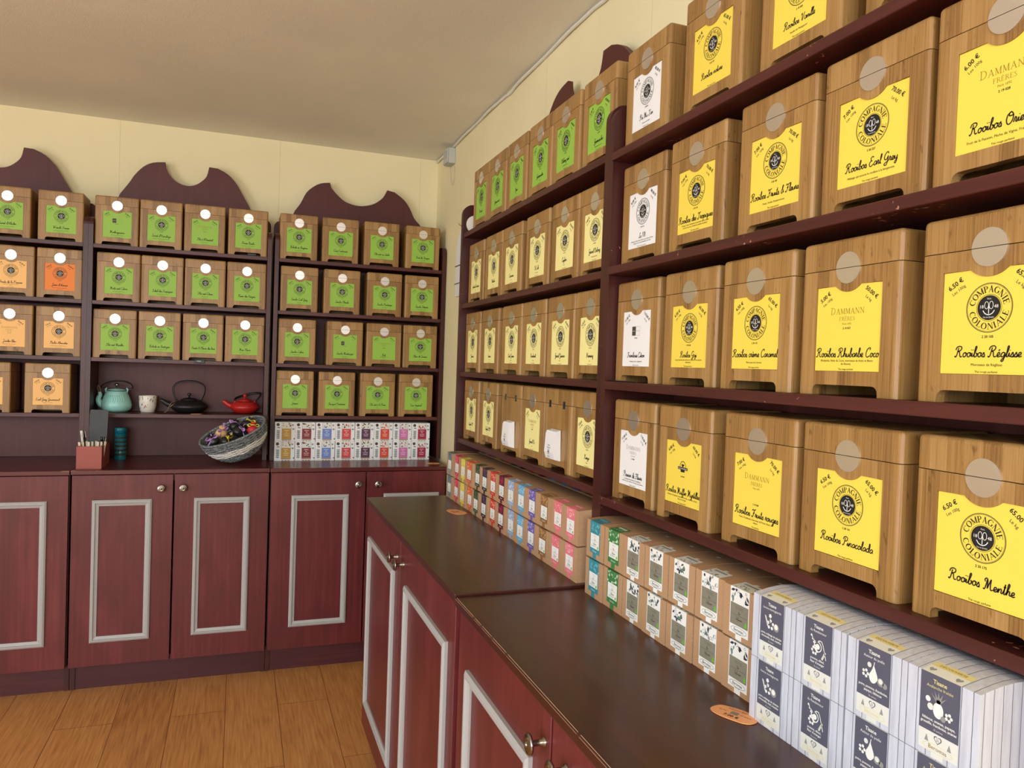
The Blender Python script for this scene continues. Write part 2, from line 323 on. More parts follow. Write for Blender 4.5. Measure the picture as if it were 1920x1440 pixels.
# a wall frame: s runs to the right along the wall, d is minus the distance from the wall
def W(wall, s, d, z): return (s, d, z) if wall == 'b' else (d, -s, z)
def RZ(wall): return 0 if wall == 'b' else -PI/2
def arc(cx, cy, r, a0, a1, n): return [(cx+r*math.cos(math.radians(a0+(a1-a0)*i/n)), cy+r*math.sin(math.radians(a0+(a1-a0)*i/n))) for i in range(n+1)]
def catmull(P, n=4, closed=False):
    out = []; L = len(P)
    for i in range(L if closed else L-1):
        g = (lambda k: P[k % L]) if closed else (lambda k: P[min(max(k, 0), L-1)])
        p0, p1, p2, p3 = g(i-1), g(i), g(i+1), g(i+2)
        for j in range(n):
            t = j/n
            out.append(tuple(.5*((2*b)+(-a+c)*t+(2*a-5*b+4*c-d)*t*t+(-a+3*b-3*c+d)*t**3) for a, b, c, d in zip(p0, p1, p2, p3)))
    if not closed: out.append(tuple(P[-1]))
    return out

# ------------------------------------------------------------------ lettering: sans (built-in font), connected script, serif capitals
_sans = {}
def sans_polys(txt, bold):
    k = (txt, bold)
    if k in _sans: return _sans[k]
    cu = bpy.data.curves.new('txt', 'FONT'); cu.body = txt; cu.size = 1; cu.resolution_u = 2; cu.align_x = 'CENTER'; cu.offset = .018 if bold else 0
    o = bpy.data.objects.new('txt', cu); COL.objects.link(o); dg = bpy.context.evaluated_depsgraph_get(); me = o.evaluated_get(dg).to_mesh()
    vs = [(v.co.x, v.co.y) for v in me.vertices]; fs = [tuple(p.vertices) for p in me.polygons]
    o.evaluated_get(dg).to_mesh_clear(); bpy.data.objects.remove(o); bpy.data.curves.remove(cu)
    _sans[k] = (vs, fs); return _sans[k]
def ribbon(pts):
    """pts: (x,y,w) -> verts, quads"""
    vs = []; fs = []; L = len(pts)
    for i in range(L):
        a = pts[max(i-1, 0)]; b = pts[min(i+1, L-1)]; dx, dy = b[0]-a[0], b[1]-a[1]; l = math.hypot(dx, dy) or 1
        nx, ny = -dy/l, dx/l; w = pts[i][2]/2
        vs += [(pts[i][0]+nx*w, pts[i][1]+ny*w), (pts[i][0]-nx*w, pts[i][1]-ny*w)]
    for i in range(L-1): fs.append((2*i, 2*i+1, 2*i+3, 2*i+2))
    return vs, fs
SCR = {  # width ; strokes (x,y in hundredths, x-height 42, cap 98)
'a':'46;40,34 26,42 12,34 6,16 14,3 26,6 38,22 40,38 38,10 47,5','b':'42;0,8 14,40 24,80 20,98 12,90 10,50 12,8 24,2 36,14 34,30 24,38 34,32 43,32',
'c':'36;32,34 22,42 10,34 6,18 12,4 24,3 37,10','d':'48;38,34 26,42 10,32 6,16 14,3 26,4 38,20 46,60 40,96 34,80 38,10 49,5',
'e':'36;0,8 16,16 28,28 24,40 12,38 6,20 12,4 24,3 37,10','f':'30;0,6 16,40 28,84 22,98 14,84 12,20 10,-30 4,-38 6,-24 16,4 31,8',
'g':'46;40,34 26,42 12,34 6,16 14,3 28,6 38,22 40,38 38,-10 30,-36 16,-34 20,-20 47,5','h':'46;0,8 14,40 24,82 20,98 12,88 10,2|10,4 16,28 26,40 34,34 34,10 47,5',
'i':'22;0,6 10,38 10,10 23,5|11,58 13,62','j':'22;0,6 14,38 12,-20 2,-36 -6,-28 4,-14 23,5|14,58 16,62','k':'44;0,8 14,40 24,82 20,98 12,88 10,2|10,14 24,40 34,38 28,26 14,20 30,12 34,3 45,5',
'l':'24;0,8 14,40 22,84 16,98 10,84 10,14 16,3 25,6','m':'66;0,6 8,40 9,2|9,6 16,30 25,40 31,32 31,2|31,6 38,30 47,40 53,32 53,8 67,5','n':'46;0,6 8,40 9,2|9,6 17,30 28,41 35,32 34,8 47,5',
'o':'42;24,42 10,36 5,20 12,4 24,3 34,16 32,34 22,42 30,36 43,36','p':'44;0,6 10,40 10,-38|10,12 18,34 30,40 37,26 32,8 20,3 11,10|32,8 45,5','q':'46;40,34 26,42 12,34 6,16 14,3 28,6 38,22 40,38 38,-38 47,5',
'r':'32;0,6 7,34 10,46 20,38 22,30 20,8 33,5','s':'32;0,6 17,42 18,36 28,16 18,2 4,6|18,2 33,5','t':'26;0,6 12,40 14,88 12,20 16,3 27,6|2,62 24,64','u':'46;0,6 6,40 8,10 18,2 32,18 36,40 36,10 47,5',
'v':'36;0,30 6,40 10,14 16,2 26,16 28,38 37,36','w':'56;0,30 6,40 8,12 16,2 26,14 28,36 30,10 38,2 46,16 48,38 57,36','x':'40;0,34 8,42 16,30 22,10 32,2 41,8|34,40 6,2',
'y':'44;0,6 6,40 10,12 22,6 34,22 36,40 34,-20 24,-38 12,-32 18,-16 45,5','z':'38;2,36 10,42 30,38 4,4 30,2 39,8','ß':'30;0,0 1,1',
'R':'74;26,86 24,60 18,14 6,0 0,12|2,64 8,90 36,100 58,88 52,64 26,52|26,52 42,46 50,16 60,2 75,8','P':'58;26,86 24,60 18,14 6,0 0,12|2,64 8,90 36,100 58,84 52,58 26,48','B':'64;26,86 24,60 20,10 6,0 0,12|2,64 8,90 36,100 54,84 44,58 26,52|30,52 54,44 58,16 38,0 18,8',
'F':'60;38,88 34,50 28,12 14,0 2,6 6,18|2,76 12,94 28,86 46,89 66,99|20,52 34,47 50,54','T':'60;36,86 34,50 28,10 14,0 2,10 8,24|2,74 10,94 26,86 44,88 66,98','E':'56;50,86 40,98 20,92 16,74 26,58 38,54|26,56 8,44 4,18 20,0 40,4 56,20',
'G':'64;56,80 46,98 24,94 8,66 8,38 24,22 42,30 52,56|54,60 54,0 44,-30 24,-34 14,-18 40,-4 64,6','C':'58;50,74 56,92 42,98 16,80 6,40 14,8 34,0 58,16','O':'68;36,98 10,76 6,34 22,2 46,4 62,36 58,76 36,98 22,84 30,66 66,70',
'V':'62;2,74 10,94 20,84 22,30 28,2 44,40 54,80 66,96','M':'86;2,8 12,0 20,20 28,92|28,92 34,60 38,10|38,10 52,70 60,94|60,94 62,40 70,4 87,8|28,92 14,96 4,80 14,66','N':'70;2,8 12,0 20,30 26,90|26,90 36,50 48,4|48,4 54,60 66,96|26,90 12,96 4,80',
'L':'56;48,78 44,98 30,90 26,50 20,10 6,4 10,14 30,6 56,6','S':'54;48,78 46,96 28,96 18,78 36,54 40,20 22,0 4,10 10,26','D':'66;28,88 24,40 16,6 6,10 16,16 40,2 60,24 60,66 40,96 14,98 4,80',
'J':'48;4,80 16,96 40,96|36,96 34,40 28,-20 12,-36 4,-20 24,0 48,8','K':'68;24,92 22,50 16,10 4,0|4,72 12,94 24,90|60,98 44,80 24,52|28,54 42,30 50,4 68,8','A':'66;2,14 10,0 24,20 44,92|44,96 48,40 56,4 67,8|16,40 52,42',
'H':'76;24,92 22,50 16,8 4,2|4,76 12,96 24,90|58,98 54,50 54,6 76,8|20,50 56,54','I':'36;30,92 26,40 18,6 4,4|10,86 20,98 38,92','W':'84;4,74 10,94 20,84 20,20 26,2 42,60|42,66 42,20 50,2 66,50 78,96','Y':'60;2,80 10,96 18,70 30,54 46,66 54,96|52,90 46,10 34,-32 16,-32 24,-14 60,10',
'&':'54;54,4 20,70 28,94 40,84 10,34 8,10 24,2 46,34','1':'30;6,74 20,92 18,4','7':'44;6,88 40,90 20,4','0':'48;26,92 10,70 10,24 26,2 40,24 40,70 26,92','\'':'14;8,98 4,78','-':'30;4,30 26,30'}
ACC = {'ï':('i','d'),'é':('e','a'),'è':('e','g'),'ê':('e','c'),'à':('a','g'),'â':('a','c'),'œ':('o','')}
def script_strokes(txt, wt):
    out = []; x = 0
    for ch in txt:
        if ch == ' ': x += 30; continue
        base, acc = ACC.get(ch, (ch, ''))
        if base not in SCR: continue
        wd_, st = SCR[base].split(';'); wd_ = float(wd_); st = st.split('|')
        if ch == 'ï': st = st[:1]
        for s_ in st:
            P = [tuple(float(q) for q in p.split(',')) for p in s_.split()]
            C_ = catmull(P, 3) if len(P) > 2 else P
            out.append([((x+a+b*.16), b, wt) for a, b in C_])
        if acc == 'a': out.append([(x+22, 54, wt), (x+34, 68, wt)])
        if acc == 'g': out.append([(x+16, 68, wt), (x+28, 54, wt)])
        if acc == 'c': out.append([(x+14, 54, wt*.8), (x+24, 68, wt*.8), (x+34, 54, wt*.8)])
        if acc == 'd': out += [[(x+8, 62, wt), (x+10, 68, wt)], [(x+24, 62, wt), (x+26, 68, wt)]]
        x += wd_ + (4 if base.isupper() else 0)
    return out, x
_B = '5,2,4 33,2,4'; 
SER = {'C':'90;76,76,4 62,92,5 42,95,8 18,76,15 11,50,18 18,24,15 42,4,8 62,6,5 80,22,4|78,96,4 78,72,4','O':'100;50,97,5 22,82,13 12,50,18 22,18,13 50,3,5 78,18,13 88,50,18 78,82,13 50,97,5',
'M':'108;17,0,5 17,95,5|18,97,15 54,8,15|54,8,5 88,97,5|90,97,17 90,0,17|4,2,4 30,2,4|76,2,4 106,2,4|4,97,4 20,97,4|88,97,4 106,97,4','P':'76;22,0,17 22,97,17|22,95,5 50,95,7 66,74,16 50,50,7 22,50,5|6,2,4 40,2,4|6,97,4 24,97,4',
'A':'98;50,97,6 14,0,5|48,99,15 84,0,16|26,34,5 70,34,5|2,2,4 28,2,4|68,2,4 100,2,4','G':'98;76,76,4 62,92,5 42,95,8 18,76,15 11,50,18 18,24,15 42,4,8 66,6,6 82,14,8|82,44,15 82,8,15|66,44,4 96,44,4|78,96,4 78,72,4',
'N':'100;18,0,5 18,97,5|18,97,16 82,2,16|84,97,5 84,0,5|4,2,4 32,2,4|4,97,4 20,97,4|70,97,4 98,97,4','I':'46;23,0,17 23,97,17|5,2,4 41,2,4|5,97,4 41,97,4','E':'82;22,0,17 22,97,17|6,95,5 70,95,5|70,97,5 72,76,4|22,50,5 56,50,5|56,60,4 56,40,4|6,3,5 74,3,5|74,0,5 78,26,4',
'L':'76;22,0,17 22,97,17|5,97,4 40,97,4|6,3,5 70,3,5|70,0,5 74,28,4','D':'98;22,0,17 22,97,17|6,95,5 50,94,8 78,74,15 84,50,17 78,26,15 50,4,8 6,3,5','F':'74;22,0,17 22,97,17|6,95,5 68,95,5|68,97,5 70,74,4|22,50,5 54,50,5|6,2,4 40,2,4',
'R':'88;22,0,17 22,97,17|22,95,5 50,95,7 64,74,15 50,52,7 22,50,5|44,52,15 80,2,15|6,2,4 38,2,4|6,97,4 24,97,4|74,2,4 92,2,4','S':'66;58,76,4 48,94,6 28,94,9 16,74,14 34,54,15 54,36,15 54,14,12 34,3,8 14,8,5 8,26,4','È':'82;E'}
def ser_strokes(ch, k=1.0):
    acc = ch == 'È'
    if acc: ch = 'E'
    if ch not in SER: return [], 40
    wd_, st = SER[ch].split(';'); out = []
    for s_ in st.split('|'):
        P = [tuple(float(q) for q in p.split(',')) for p in s_.split()]
        out.append([(a, b, w*k+(1-k)*3) for a, b, w in (catmull(P, 3) if len(P) > 3 else P)])
    if acc: out.append([(30, 118, 7), (50, 104, 7)])
    return out, float(wd_)
class Art:
    """flat artwork in millimetres, later laid on a face"""
    def __init__(s): s.items = []
    def add(s, vs, fs, m, layer=1): s.items.append((vs, fs, m, layer))
    def rect(s, x0, x1, y0, y1, m, layer=0): s.add([(x0,y0),(x1,y0),(x1,y1),(x0,y1)], [(0,1,2,3)], m, layer)
    def disc(s, cx, cy, r, m, layer=1, n=28, ry=None):
        s.add([(cx+r*math.cos(2*PI*k/n), cy+(ry or r)*math.sin(2*PI*k/n)) for k in range(n)], [tuple(range(n))], m, layer)
    def shape(s, pts, m, layer=1): s.add(pts, [tuple(range(len(pts)))], m, layer)
    def stroke(s, pts, w, m, layer=2): v, f = ribbon([(a, b, w) for a, b in pts]); s.add(v, f, m, layer)
    def ring(s, cx, cy, r, w, m, layer=1, n=40, ry=None): s.stroke([(cx+r*math.cos(2*PI*k/n), cy+(ry or r)*math.sin(2*PI*k/n)) for k in range(n+1)], w, m, layer)
    def sans(s, txt, x, y, cap, m='ink', ang=0, bold=False, maxw=None, layer=2):
        vs, fs = sans_polys(txt, bold)
        if not vs: return
        sc = cap/.70; w = (max(v[0] for v in vs)-min(v[0] for v in vs))*sc; sx = sc*min(1, maxw/w) if maxw and w > 0 else sc
        c, n = math.cos(math.radians(ang)), math.sin(math.radians(ang))
        s.add([(x+c*a*sx-n*b*sc, y+n*a*sx+c*b*sc) for a, b in vs], fs, m, layer)
    def script(s, txt, x, y, cap, m='ink', maxw=104, wt=10.5, layer=2):
        st, w = script_strokes(txt, wt); k = cap/98; kx = min(k, maxw/w)
        kk = (kx+k)/2 if kx > .72*k else kx*1.16
        for P in st: v, f = ribbon([(x+(a-w/2)*kx, y+b*kk, c*(kx+kk)/2) for a, b, c in P]); s.add(v, f, m, layer)
    def serif_line(s, txt, x, y, cap, m, k=.3, big_first=False, maxw=None):
        gl = []; w = 0
        for i, ch in enumerate(txt):
            g, a = ser_strokes(ch, k); f = 1.25 if (big_first and i == 0) else 1; gl.append((g, w, f)); w += a*f+6
        sc = cap/97; sx = min(sc, maxw/w) if maxw else sc
        for g, off, f in gl:
            for P in g: v, fc = ribbon([(x+(off+a*f-w/2)*sx, y+b*f*sc, c*sc) for a, b, c in P]); s.add(v, fc, m, 2)
    def serif_arc(s, txt, cx, cy, r, cap, a0, a1, m, bottom=False):
        n = len(txt); wds = [ser_strokes(c)[1] for c in txt]; tot = sum(wds); cum = 0
        for ch, w in zip(txt, wds):
            t = (cum+w/2)/tot; cum += w; ang = math.radians(a0+(a1-a0)*t); g, _ = ser_strokes(ch); sc = cap/97
            for P in g:
                Q = []
                for a, b, c in P:
                    lx, ly = (a-w/2)*sc, b*sc
                    if not bottom: rr, th = r+ly, ang-lx/(r+cap/2)
                    else: rr, th = r+cap-ly, ang+lx/(r+cap/2)
                    Q.append((cx+rr*math.cos(th), cy+rr*math.sin(th), c*sc*1.05))
                v, f = ribbon(Q); s.add(v, f, m, 2)
    def lay(s, mb, fn, eps=.00012):
        """fn maps (x mm, y mm, lift m) to a point"""
        for vs, fs, m, layer in s.items: mb.faces([fn(a, b, eps*(layer+1)) for a, b in vs], fs, m)

# ------------------------------------------------------------------ the room
mb = MB(); mb.box(XL, 0, YR, 0, -.1, 0, 'oak_floor'); struct('floor', mb)
mb = MB(); mb.box(XL-.2, .2, YR-.2, .2, H, H+.1, 'ceiling_paint'); struct('ceiling', mb)
mb = MB(); mb.box(XL-.2, .2, 0, .15, -.1, H, 'wallpaper_cream'); struct('wall_back', mb)
mb = MB(); mb.box(0, .15, YR-.2, 0, -.1, H, 'wallpaper_cream'); struct('wall_right', mb)
mb = MB(); y0, y1, z0, z1 = WIN_L
for a, b, c, d in ((YR-.2, y0, -.1, H), (y1, 0, -.1, H), (y0, y1, -.1, z0), (y0, y1, z1, H)): mb.box(XL-.15, XL, a, b, c, d, 'wall_plain')
struct('wall_left', mb)
mb = MB(); x0, x1, z0, z1 = WIN_R
for a, b, c, d in ((XL, x0, -.1, H), (x1, 0, -.1, H), (x0, x1, -.1, z0), (x0, x1, z1, H)): mb.box(a, b, YR-.15, YR, c, d, 'wall_plain')
struct('wall_rear', mb)
mb = MB(); y0, y1, z0, z1 = WIN_L
for k in range(4):
    yy = y0+(y1-y0)*k/3; mb.box(XL-.04, XL, yy-.03, yy+.03, z0, z1, 'plastic_white')
mb.box(XL-.04, XL, y0, y1, z0, z0+.05, 'plastic_white'); mb.box(XL-.04, XL, y0, y1, z1-.05, z1, 'plastic_white'); struct('window_1', mb)
mb = MB(); x0, x1, z0, z1 = WIN_R
for k in range(3):
    xx = x0+(x1-x0)*k/2; mb.box(xx-.03, xx+.03, YR-.04, YR, z0, z1, 'plastic_white')
mb.box(x0, x1, YR-.04, YR, z0, z0+.05, 'plastic_white'); mb.box(x0, x1, YR-.04, YR, z1-.05, z1, 'plastic_white'); struct('window_2', mb)

# ------------------------------------------------------------------ base cabinets
CAB_GRP = 'mahogany base cabinets along the walls'
def cabinet(wall, s0, s1, dfront, ztop, doors, label, wear=False, zd=.109):
    """doors: list of (a, b, mould a, mould b, knob s)"""
    t = thing('base_cabinet', label, 'cabinet', W(wall, s0, 0, 0), RZ(wall), CAB_GRP); L = s1-s0; tk = .017
    m = MB(); m.box(.002, .02, dfront+.022, -.002, zd, ztop-tk, 'wood_upright'); m.box(L-.02, L-.002, dfront+.022, -.002, zd, ztop-tk, 'wood_upright')
    m.box(.02, L-.02, dfront+.022, -.002, zd, zd+.018, 'wood_shelf'); m.box(.02, L-.02, dfront+.022, dfront+.04, ztop-tk-.03, ztop-tk, 'wood_shelf'); m.box(.02, L-.02, -.012, -.002, zd, ztop-tk, 'wood_back')
    m.box(.02, L-.02, dfront+.045, -.02, .45, .47, 'wood_shelf')
    m.build('carcass', t)
    m = MB(); m.box(.0, L, dfront+.071, dfront+.088, 0, zd, 'wood_plinth'); m.box(0, .018, dfront+.066, -.02, 0, zd, 'wood_upright'); m.box(L-.018, L, dfront+.066, -.02, 0, zd, 'wood_upright')
    m.build('plinth', t)
    m = MB(); m.bbox(.0005, L-.0005, dfront, -.001, ztop-tk, ztop, 'wood_countertop_red' if wall == 'b' else 'wood_countertop', .0015, 2)
    if wear:
        random.seed(int(s0*100)); x = .004
        while x < L-.03:
            w = random.uniform(.03, .16); w = min(w, L-.01-x); g = random.uniform(.0008, .0018)
            m.faces([(x, dfront-.0002, ztop-.0014-g*.5), (x+w, dfront-.0002, ztop-.0014-g*.4), (x+w, dfront+.0026, ztop+.0003), (x, dfront+.0026, ztop+.0003)], [(0, 1, 2, 3)], 'edge_wear'); x += w+random.uniform(0, .01)
    if wall == 'b' and s0 < -1:
        for a, w in (((L-.028, .026),) if s0 < -2 else ((.001, .016), (.088, .004))):
            m.faces([(a, dfront-.0003, ztop-.0030), (a+w, dfront-.0003, ztop-.0022), (a+w, dfront+.0016, ztop+.0003), (a, dfront+.0016, ztop+.0003)], [(0, 1, 2, 3)], 'edge_wear')
    m.build('countertop', t)
    for a, b, ma, mbb, ks in doors:
        a, b, ma, mbb, ks = a-s0, b-s0, ma-s0, mbb-s0, ks-s0
        m = MB(); m.bbox(a+.0015, b-.0015, dfront+.005, dfront+.022, zd+.002, ztop-tk-.003, 'wood_door', .001, 1); d = m.build('door', t)
        # mitred picture-frame moulding
        m = MB(); w = .0235; z0, z1 = .205, .764; fy = dfront+.005
        prof = [(0, 0), (0, -.007), (.006, -.011), (.011, -.011), (.013, -.007), (.019, -.005), (w, -.004), (w, 0)]
        rings = [[(ma+o_, fy+h_, z0+o_), (mbb-o_, fy+h_, z0+o_), (mbb-o_, fy+h_, z1-o_), (ma+o_, fy+h_, z1-o_)] for o_, h_ in prof]
        for i in range(len(prof)-1):
            for k in range(4): m.poly([rings[i][k], rings[i][(k+1) % 4], rings[i+1][(k+1) % 4], rings[i+1][k]], 'moulding_grey')
        m.build('moulding', d)
        m = MB(); kz = .807
        def kn(prof, mat):
            vs = []; fs = []; n = 20
            for r, y in prof:
                for k in range(n): vs.append((ks+r*math.cos(2*PI*k/n), fy-y, kz+r*math.sin(2*PI*k/n)))
            for i in range(len(prof)-1):
                for k in range(n): k2 = (k+1) % n; fs.append((i*n+k, i*n+k2, (i+1)*n+k2, (i+1)*n+k))
            fs.append(tuple((len(prof)-1)*n+k for k in range(n))); m.faces(vs, fs, mat, True)
        kn([(.0075, 0), (.0075, .002), (.0045, .004), (.0045, .018), (.007, .021), (.0145, .022), (.0155, .025), (.0135, .027), (.0105, .026), (.0095, .0275), (.007, .0275), (.005, .0265), (.0035, .030), (.001, .031)], 'knob_metal')
        m.build('knob', d)
    return t
cabinet('b', -2.265, -1.534, -.511, .880, [(-2.262, -1.901, -2.195, -1.985, -1.945), (-1.899, -1.537, -1.82, -1.609, -1.86)], 'mahogany base cabinet cut by the left edge, left of the pen holder')
cabinet('b', -1.532, -.800, -.511, .881, [(-1.529, -1.1685, -1.456, -1.245, -1.211), (-1.1655, -.803, -1.0905, -.878, -1.131)], 'mahogany base cabinet under the wicker basket and pen holder, two doors with grey frames')
cabinet('b', -.7985, -.040, -.511, .880, [(-.796, -.400, -.711, -.473, -.435), (-.398, -.043, -.322, -.073, -.350)], 'mahogany base cabinet under the white tea cartons, in the back corner')
cabinet('r', 1.243, 2.356, -.516, .880, [(1.247, 1.799, 1.316, 1.735, 1.762), (1.801, 2.352, 1.888, 2.300, 1.845)], 'mahogany base cabinet under the coloured kraft cartons, far half of the right wall')
cabinet('r', 2.3585, 3.34, -.516, .8745, [(2.380, 2.845, 2.450, 2.781, 2.823), (2.848, 3.337, 2.91, 3.26, 2.900)], 'mahogany base cabinet nearest the camera with worn pale countertop edge', True)

# ------------------------------------------------------------------ wall shelf units
SH_GRP = 'mahogany shelf units with curved crests'
crestM = [(-1.4478,2.0436),(-1.41,2.1003),(-1.3911,2.1334),(-1.3554,2.1749),(-1.3163,2.1971),(-1.2678,2.2044),None,(-1.2644,2.1798),(-1.2494,2.1502),(-1.2198,2.1222),(-1.1817,2.1096),(-1.1466,2.1148),(-1.1175,2.134),(-1.0945,2.1622),(-1.0848,2.2048),None,(-1.0477,2.2029),(-1.005,2.1824),(-.9676,2.1449),(-.9421,2.1025),(-.91,2.0476)]
crestR = [(-.7022,2.0461),(-.6763,2.0851),(-.6506,2.1381),(-.6134,2.1731),(-.5809,2.1897),(-.5424,2.1964),None,(-.5362,2.1734),(-.5075,2.1426),(-.4673,2.1129),(-.4161,2.1001),(-.3705,2.1031),(-.325,2.1194),(-.2854,2.1525),(-.2645,2.1913),None,(-.228,2.1849),(-.1797,2.1523),(-.1487,2.1117),(-.1263,2.0671),(-.0952,2.0348)]
crestL = [(a-.732, b-.006) if a else None for a, b in [(p if p else (None, None)) for p in crestM]]
def stretch(cr, a0, a1, dz=0):
    xs = [p[0] for p in cr if p]; lo, hi = min(xs), max(xs)
    return [(a0+(p[0]-lo)/(hi-lo)*(a1-a0), p[1]+dz) if p else None for p in cr]
def shelf_unit(wall, s0, s1, dshelf, dside, zs, ztop, z0, crest, label, pl=.018, endz=1.99, stag=.018):
    t = thing('shelf_unit', label, 'shelf unit', W(wall, s0, 0, 0), RZ(wall), SH_GRP); L = s1-s0
    for a in (0, L-pl):
        prof = [(-.047, z0), (dside, z0)] + arc(dside+.035, ztop-.035, .035, 180, 90, 6) + [(-.047, ztop)]
        m = MB(); m.prism(prof, 'yz', a, a+pl, 'wood_upright'); m.build('side_panel', t)
    for z in zs:
        m = MB(); m.bbox(pl+.0004, L-pl-.0004, dshelf, -.0475, z-.0165, z, 'wood_shelf', .001, 1); m.build('shelf', t)
    segs = []; cur = []
    for p in crest:
        if p is None: segs.append(cur); cur = []
        else: cur.append((p[0]-s0, p[1]))
    segs.append(cur)
    top = []
    for sg in segs: top += catmull(sg, 3)
    # shoulders run down in an ogee to the end height, with rounded ends
    lo, hi = top[0], top[-1]; e = .03
    lft = [(0, z0)] + arc(e, endz-e, e, 180, 90, 4) + [((e+lo[0])/2+.01, endz+.004)] if lo[0] > e*1.5 else [(0, z0), (0, endz)]
    rgt = [((hi[0]+L-e)/2-.01, endz+.004)] + arc(L-e, endz-e, e, 90, 0, 4) + [(L, z0)] if hi[0] < L-e*1.5 else [(L, endz), (L, z0)]
    m = MB(); m.prism(lft+top+rgt, 'xz', -.046, -.030, 'wood_crest'); m.build('back_panel', t)
    return t
shelf_unit('b', -2.265, -1.534, -.245, -.247, [1.791, 1.556, 1.318, 1.083], 1.905, .881, crestL, 'mahogany shelf unit holding orange-labelled boxes, cut by the left edge')
shelf_unit('b', -1.5335, -.808, -.245, -.247, [1.791, 1.556, 1.318, 1.083], 1.905, .882, crestM, 'mahogany shelf unit in the middle of the back wall holding the teapots')
shelf_unit('b', -.795, -.0055, -.245, -.247, [1.791, 1.556, 1.318, 1.083], 1.905, .881, crestR, 'mahogany shelf unit in the back corner above the white tea cartons')
crA = stretch(crestM, 1.52, 2.19, -.02)
shelf_unit('r', 1.231, 2.361, -.207, -.212, [1.800, 1.552, 1.316, 1.085], 1.900, .881, crA, 'mahogany shelf unit on the right wall holding pale yellow labelled boxes', .019)
crB = stretch(crestM, 2.60, 3.15, .0)
shelf_unit('r', 2.364, 3.345, -.218, -.2135, [1.789, 1.553, 1.316, 1.076], 1.892, .8755, crB, 'mahogany shelf unit nearest the camera holding bright yellow labelled boxes', .020)

# ------------------------------------------------------------------ bamboo tea boxes
BW, BD, BH, SPL = .1655, .143, .2035, .1645
def win_outline(dx=0):
    c = .0832; r = .0305; x0, x1, z0, z1 = .0288-dx, .1388+dx, .0315-dx, .1425+dx; h = math.sqrt(r*r-(SPL-.1425)**2); a = math.degrees(math.acos(h/r))
    return [(x0, z0), (x1, z0), (x1, z1)] + arc(c, SPL, r, -a, -180+a, 12) + [(x0, z1)]
def temp(me): o = bpy.data.objects.new('t', me); COL.objects.link(o); return o
def boolean(me, cutters):
    o = temp(me); cs = []
    for c in cutters:
        co = temp(c); cs.append(co); md = o.modifiers.new('b', 'BOOLEAN'); md.object = co; md.operation = 'DIFFERENCE'; md.solver = 'EXACT'
    dg = bpy.context.evaluated_depsgraph_get(); r = bpy.data.meshes.new_from_object(o.evaluated_get(dg))
    for q in [o]+cs: bpy.data.objects.remove(q)
    return r
def bamboo_meshes(front=True):
    bm = bmesh.new(); bmesh.ops.create_cube(bm, size=1)
    for v in bm.verts: v.co = (BW*(v.co.x+.5), BD*(v.co.y+.5), BH*(v.co.z+.5))
    es = [e for e in bm.edges if not all(v.co.z < .001 for v in e.verts)]
    bmesh.ops.bevel(bm, geom=es, offset=.006, segments=4, profile=.5, affect='EDGES')
    full = bpy.data.meshes.new('full'); bm.to_mesh(full); bm.free()
    cuts = []; f = MB(); f.prism([(.0267, -.01), (.1375, -.01)]+arc(.1375-.009, .0138-.009, .009, 0, 90, 4)+arc(.0267+.009, .0138-.009, .009, 90, 180, 4), 'xz', -.02, .0135, 'bamboo'); cuts.append(f.mesh('c'))
    f = MB(); f.box(.012, BW-.012, .0125, BD-.012, -.01, .026, 'bamboo'); cuts.append(f.mesh('c'))
    if front:
        w = MB(); w.prism(win_outline(), 'xz', -.02, .0026, 'bamboo'); cuts.append(w.mesh('c'))
    full = boolean(full, cuts); res = []
    for part in ('body', 'lid'):
        bm = bmesh.new(); bm.from_mesh(full); z = SPL-.0005 if part == 'body' else SPL+.0005
        r = bmesh.ops.bisect_plane(bm, geom=list(bm.verts)+list(bm.edges)+list(bm.faces), plane_co=(0, 0, z), plane_no=(0, 0, 1), clear_outer=part == 'body', clear_inner=part == 'lid')
        ed = [e for e in bm.edges if e.is_boundary]
        bmesh.ops.contextual_create(bm, geom=ed)
        me = bpy.data.meshes.new('tea_box_'+part); bm.to_mesh(me); bm.free(); me.materials.clear(); me.materials.append(MATS['bamboo'])
        for p in me.polygons: p.use_smooth = False; p.material_index = 0
        res.append(me)
    return res
BODY, LID = bamboo_meshes(True)
BODY2, LID2 = bamboo_meshes(False)
def half_disc(upper):
    m = MB(); c = .0832; r = .0203; g = .0004
    a = math.degrees(math.asin(g/r)); pts = arc(c, SPL, r, a, 180-a, 20) if upper else arc(c, SPL, r, 180+a, 360-a, 20)
    m.prism(pts, 'xz', -.0016, .0006, 'brushed_steel'); return m.mesh('disc_half')
D_UP, D_LO = half_disc(True), half_disc(False)
hm = MB()
for cx in (.036, .122):
    hm.box(cx-.007, cx+.007, -.0008, .0, SPL-.009, SPL+.009, 'knob_metal')
    for sx in (-.004, .004):
        for sz in (-.0055, .0055): hm.box(cx+sx-.0018, cx+sx+.0018, -.0012, -.0006, SPL+sz-.0018, SPL+sz+.0018, 'plastic_black')
HINGE = hm.mesh('hinge')
PRICE = {}
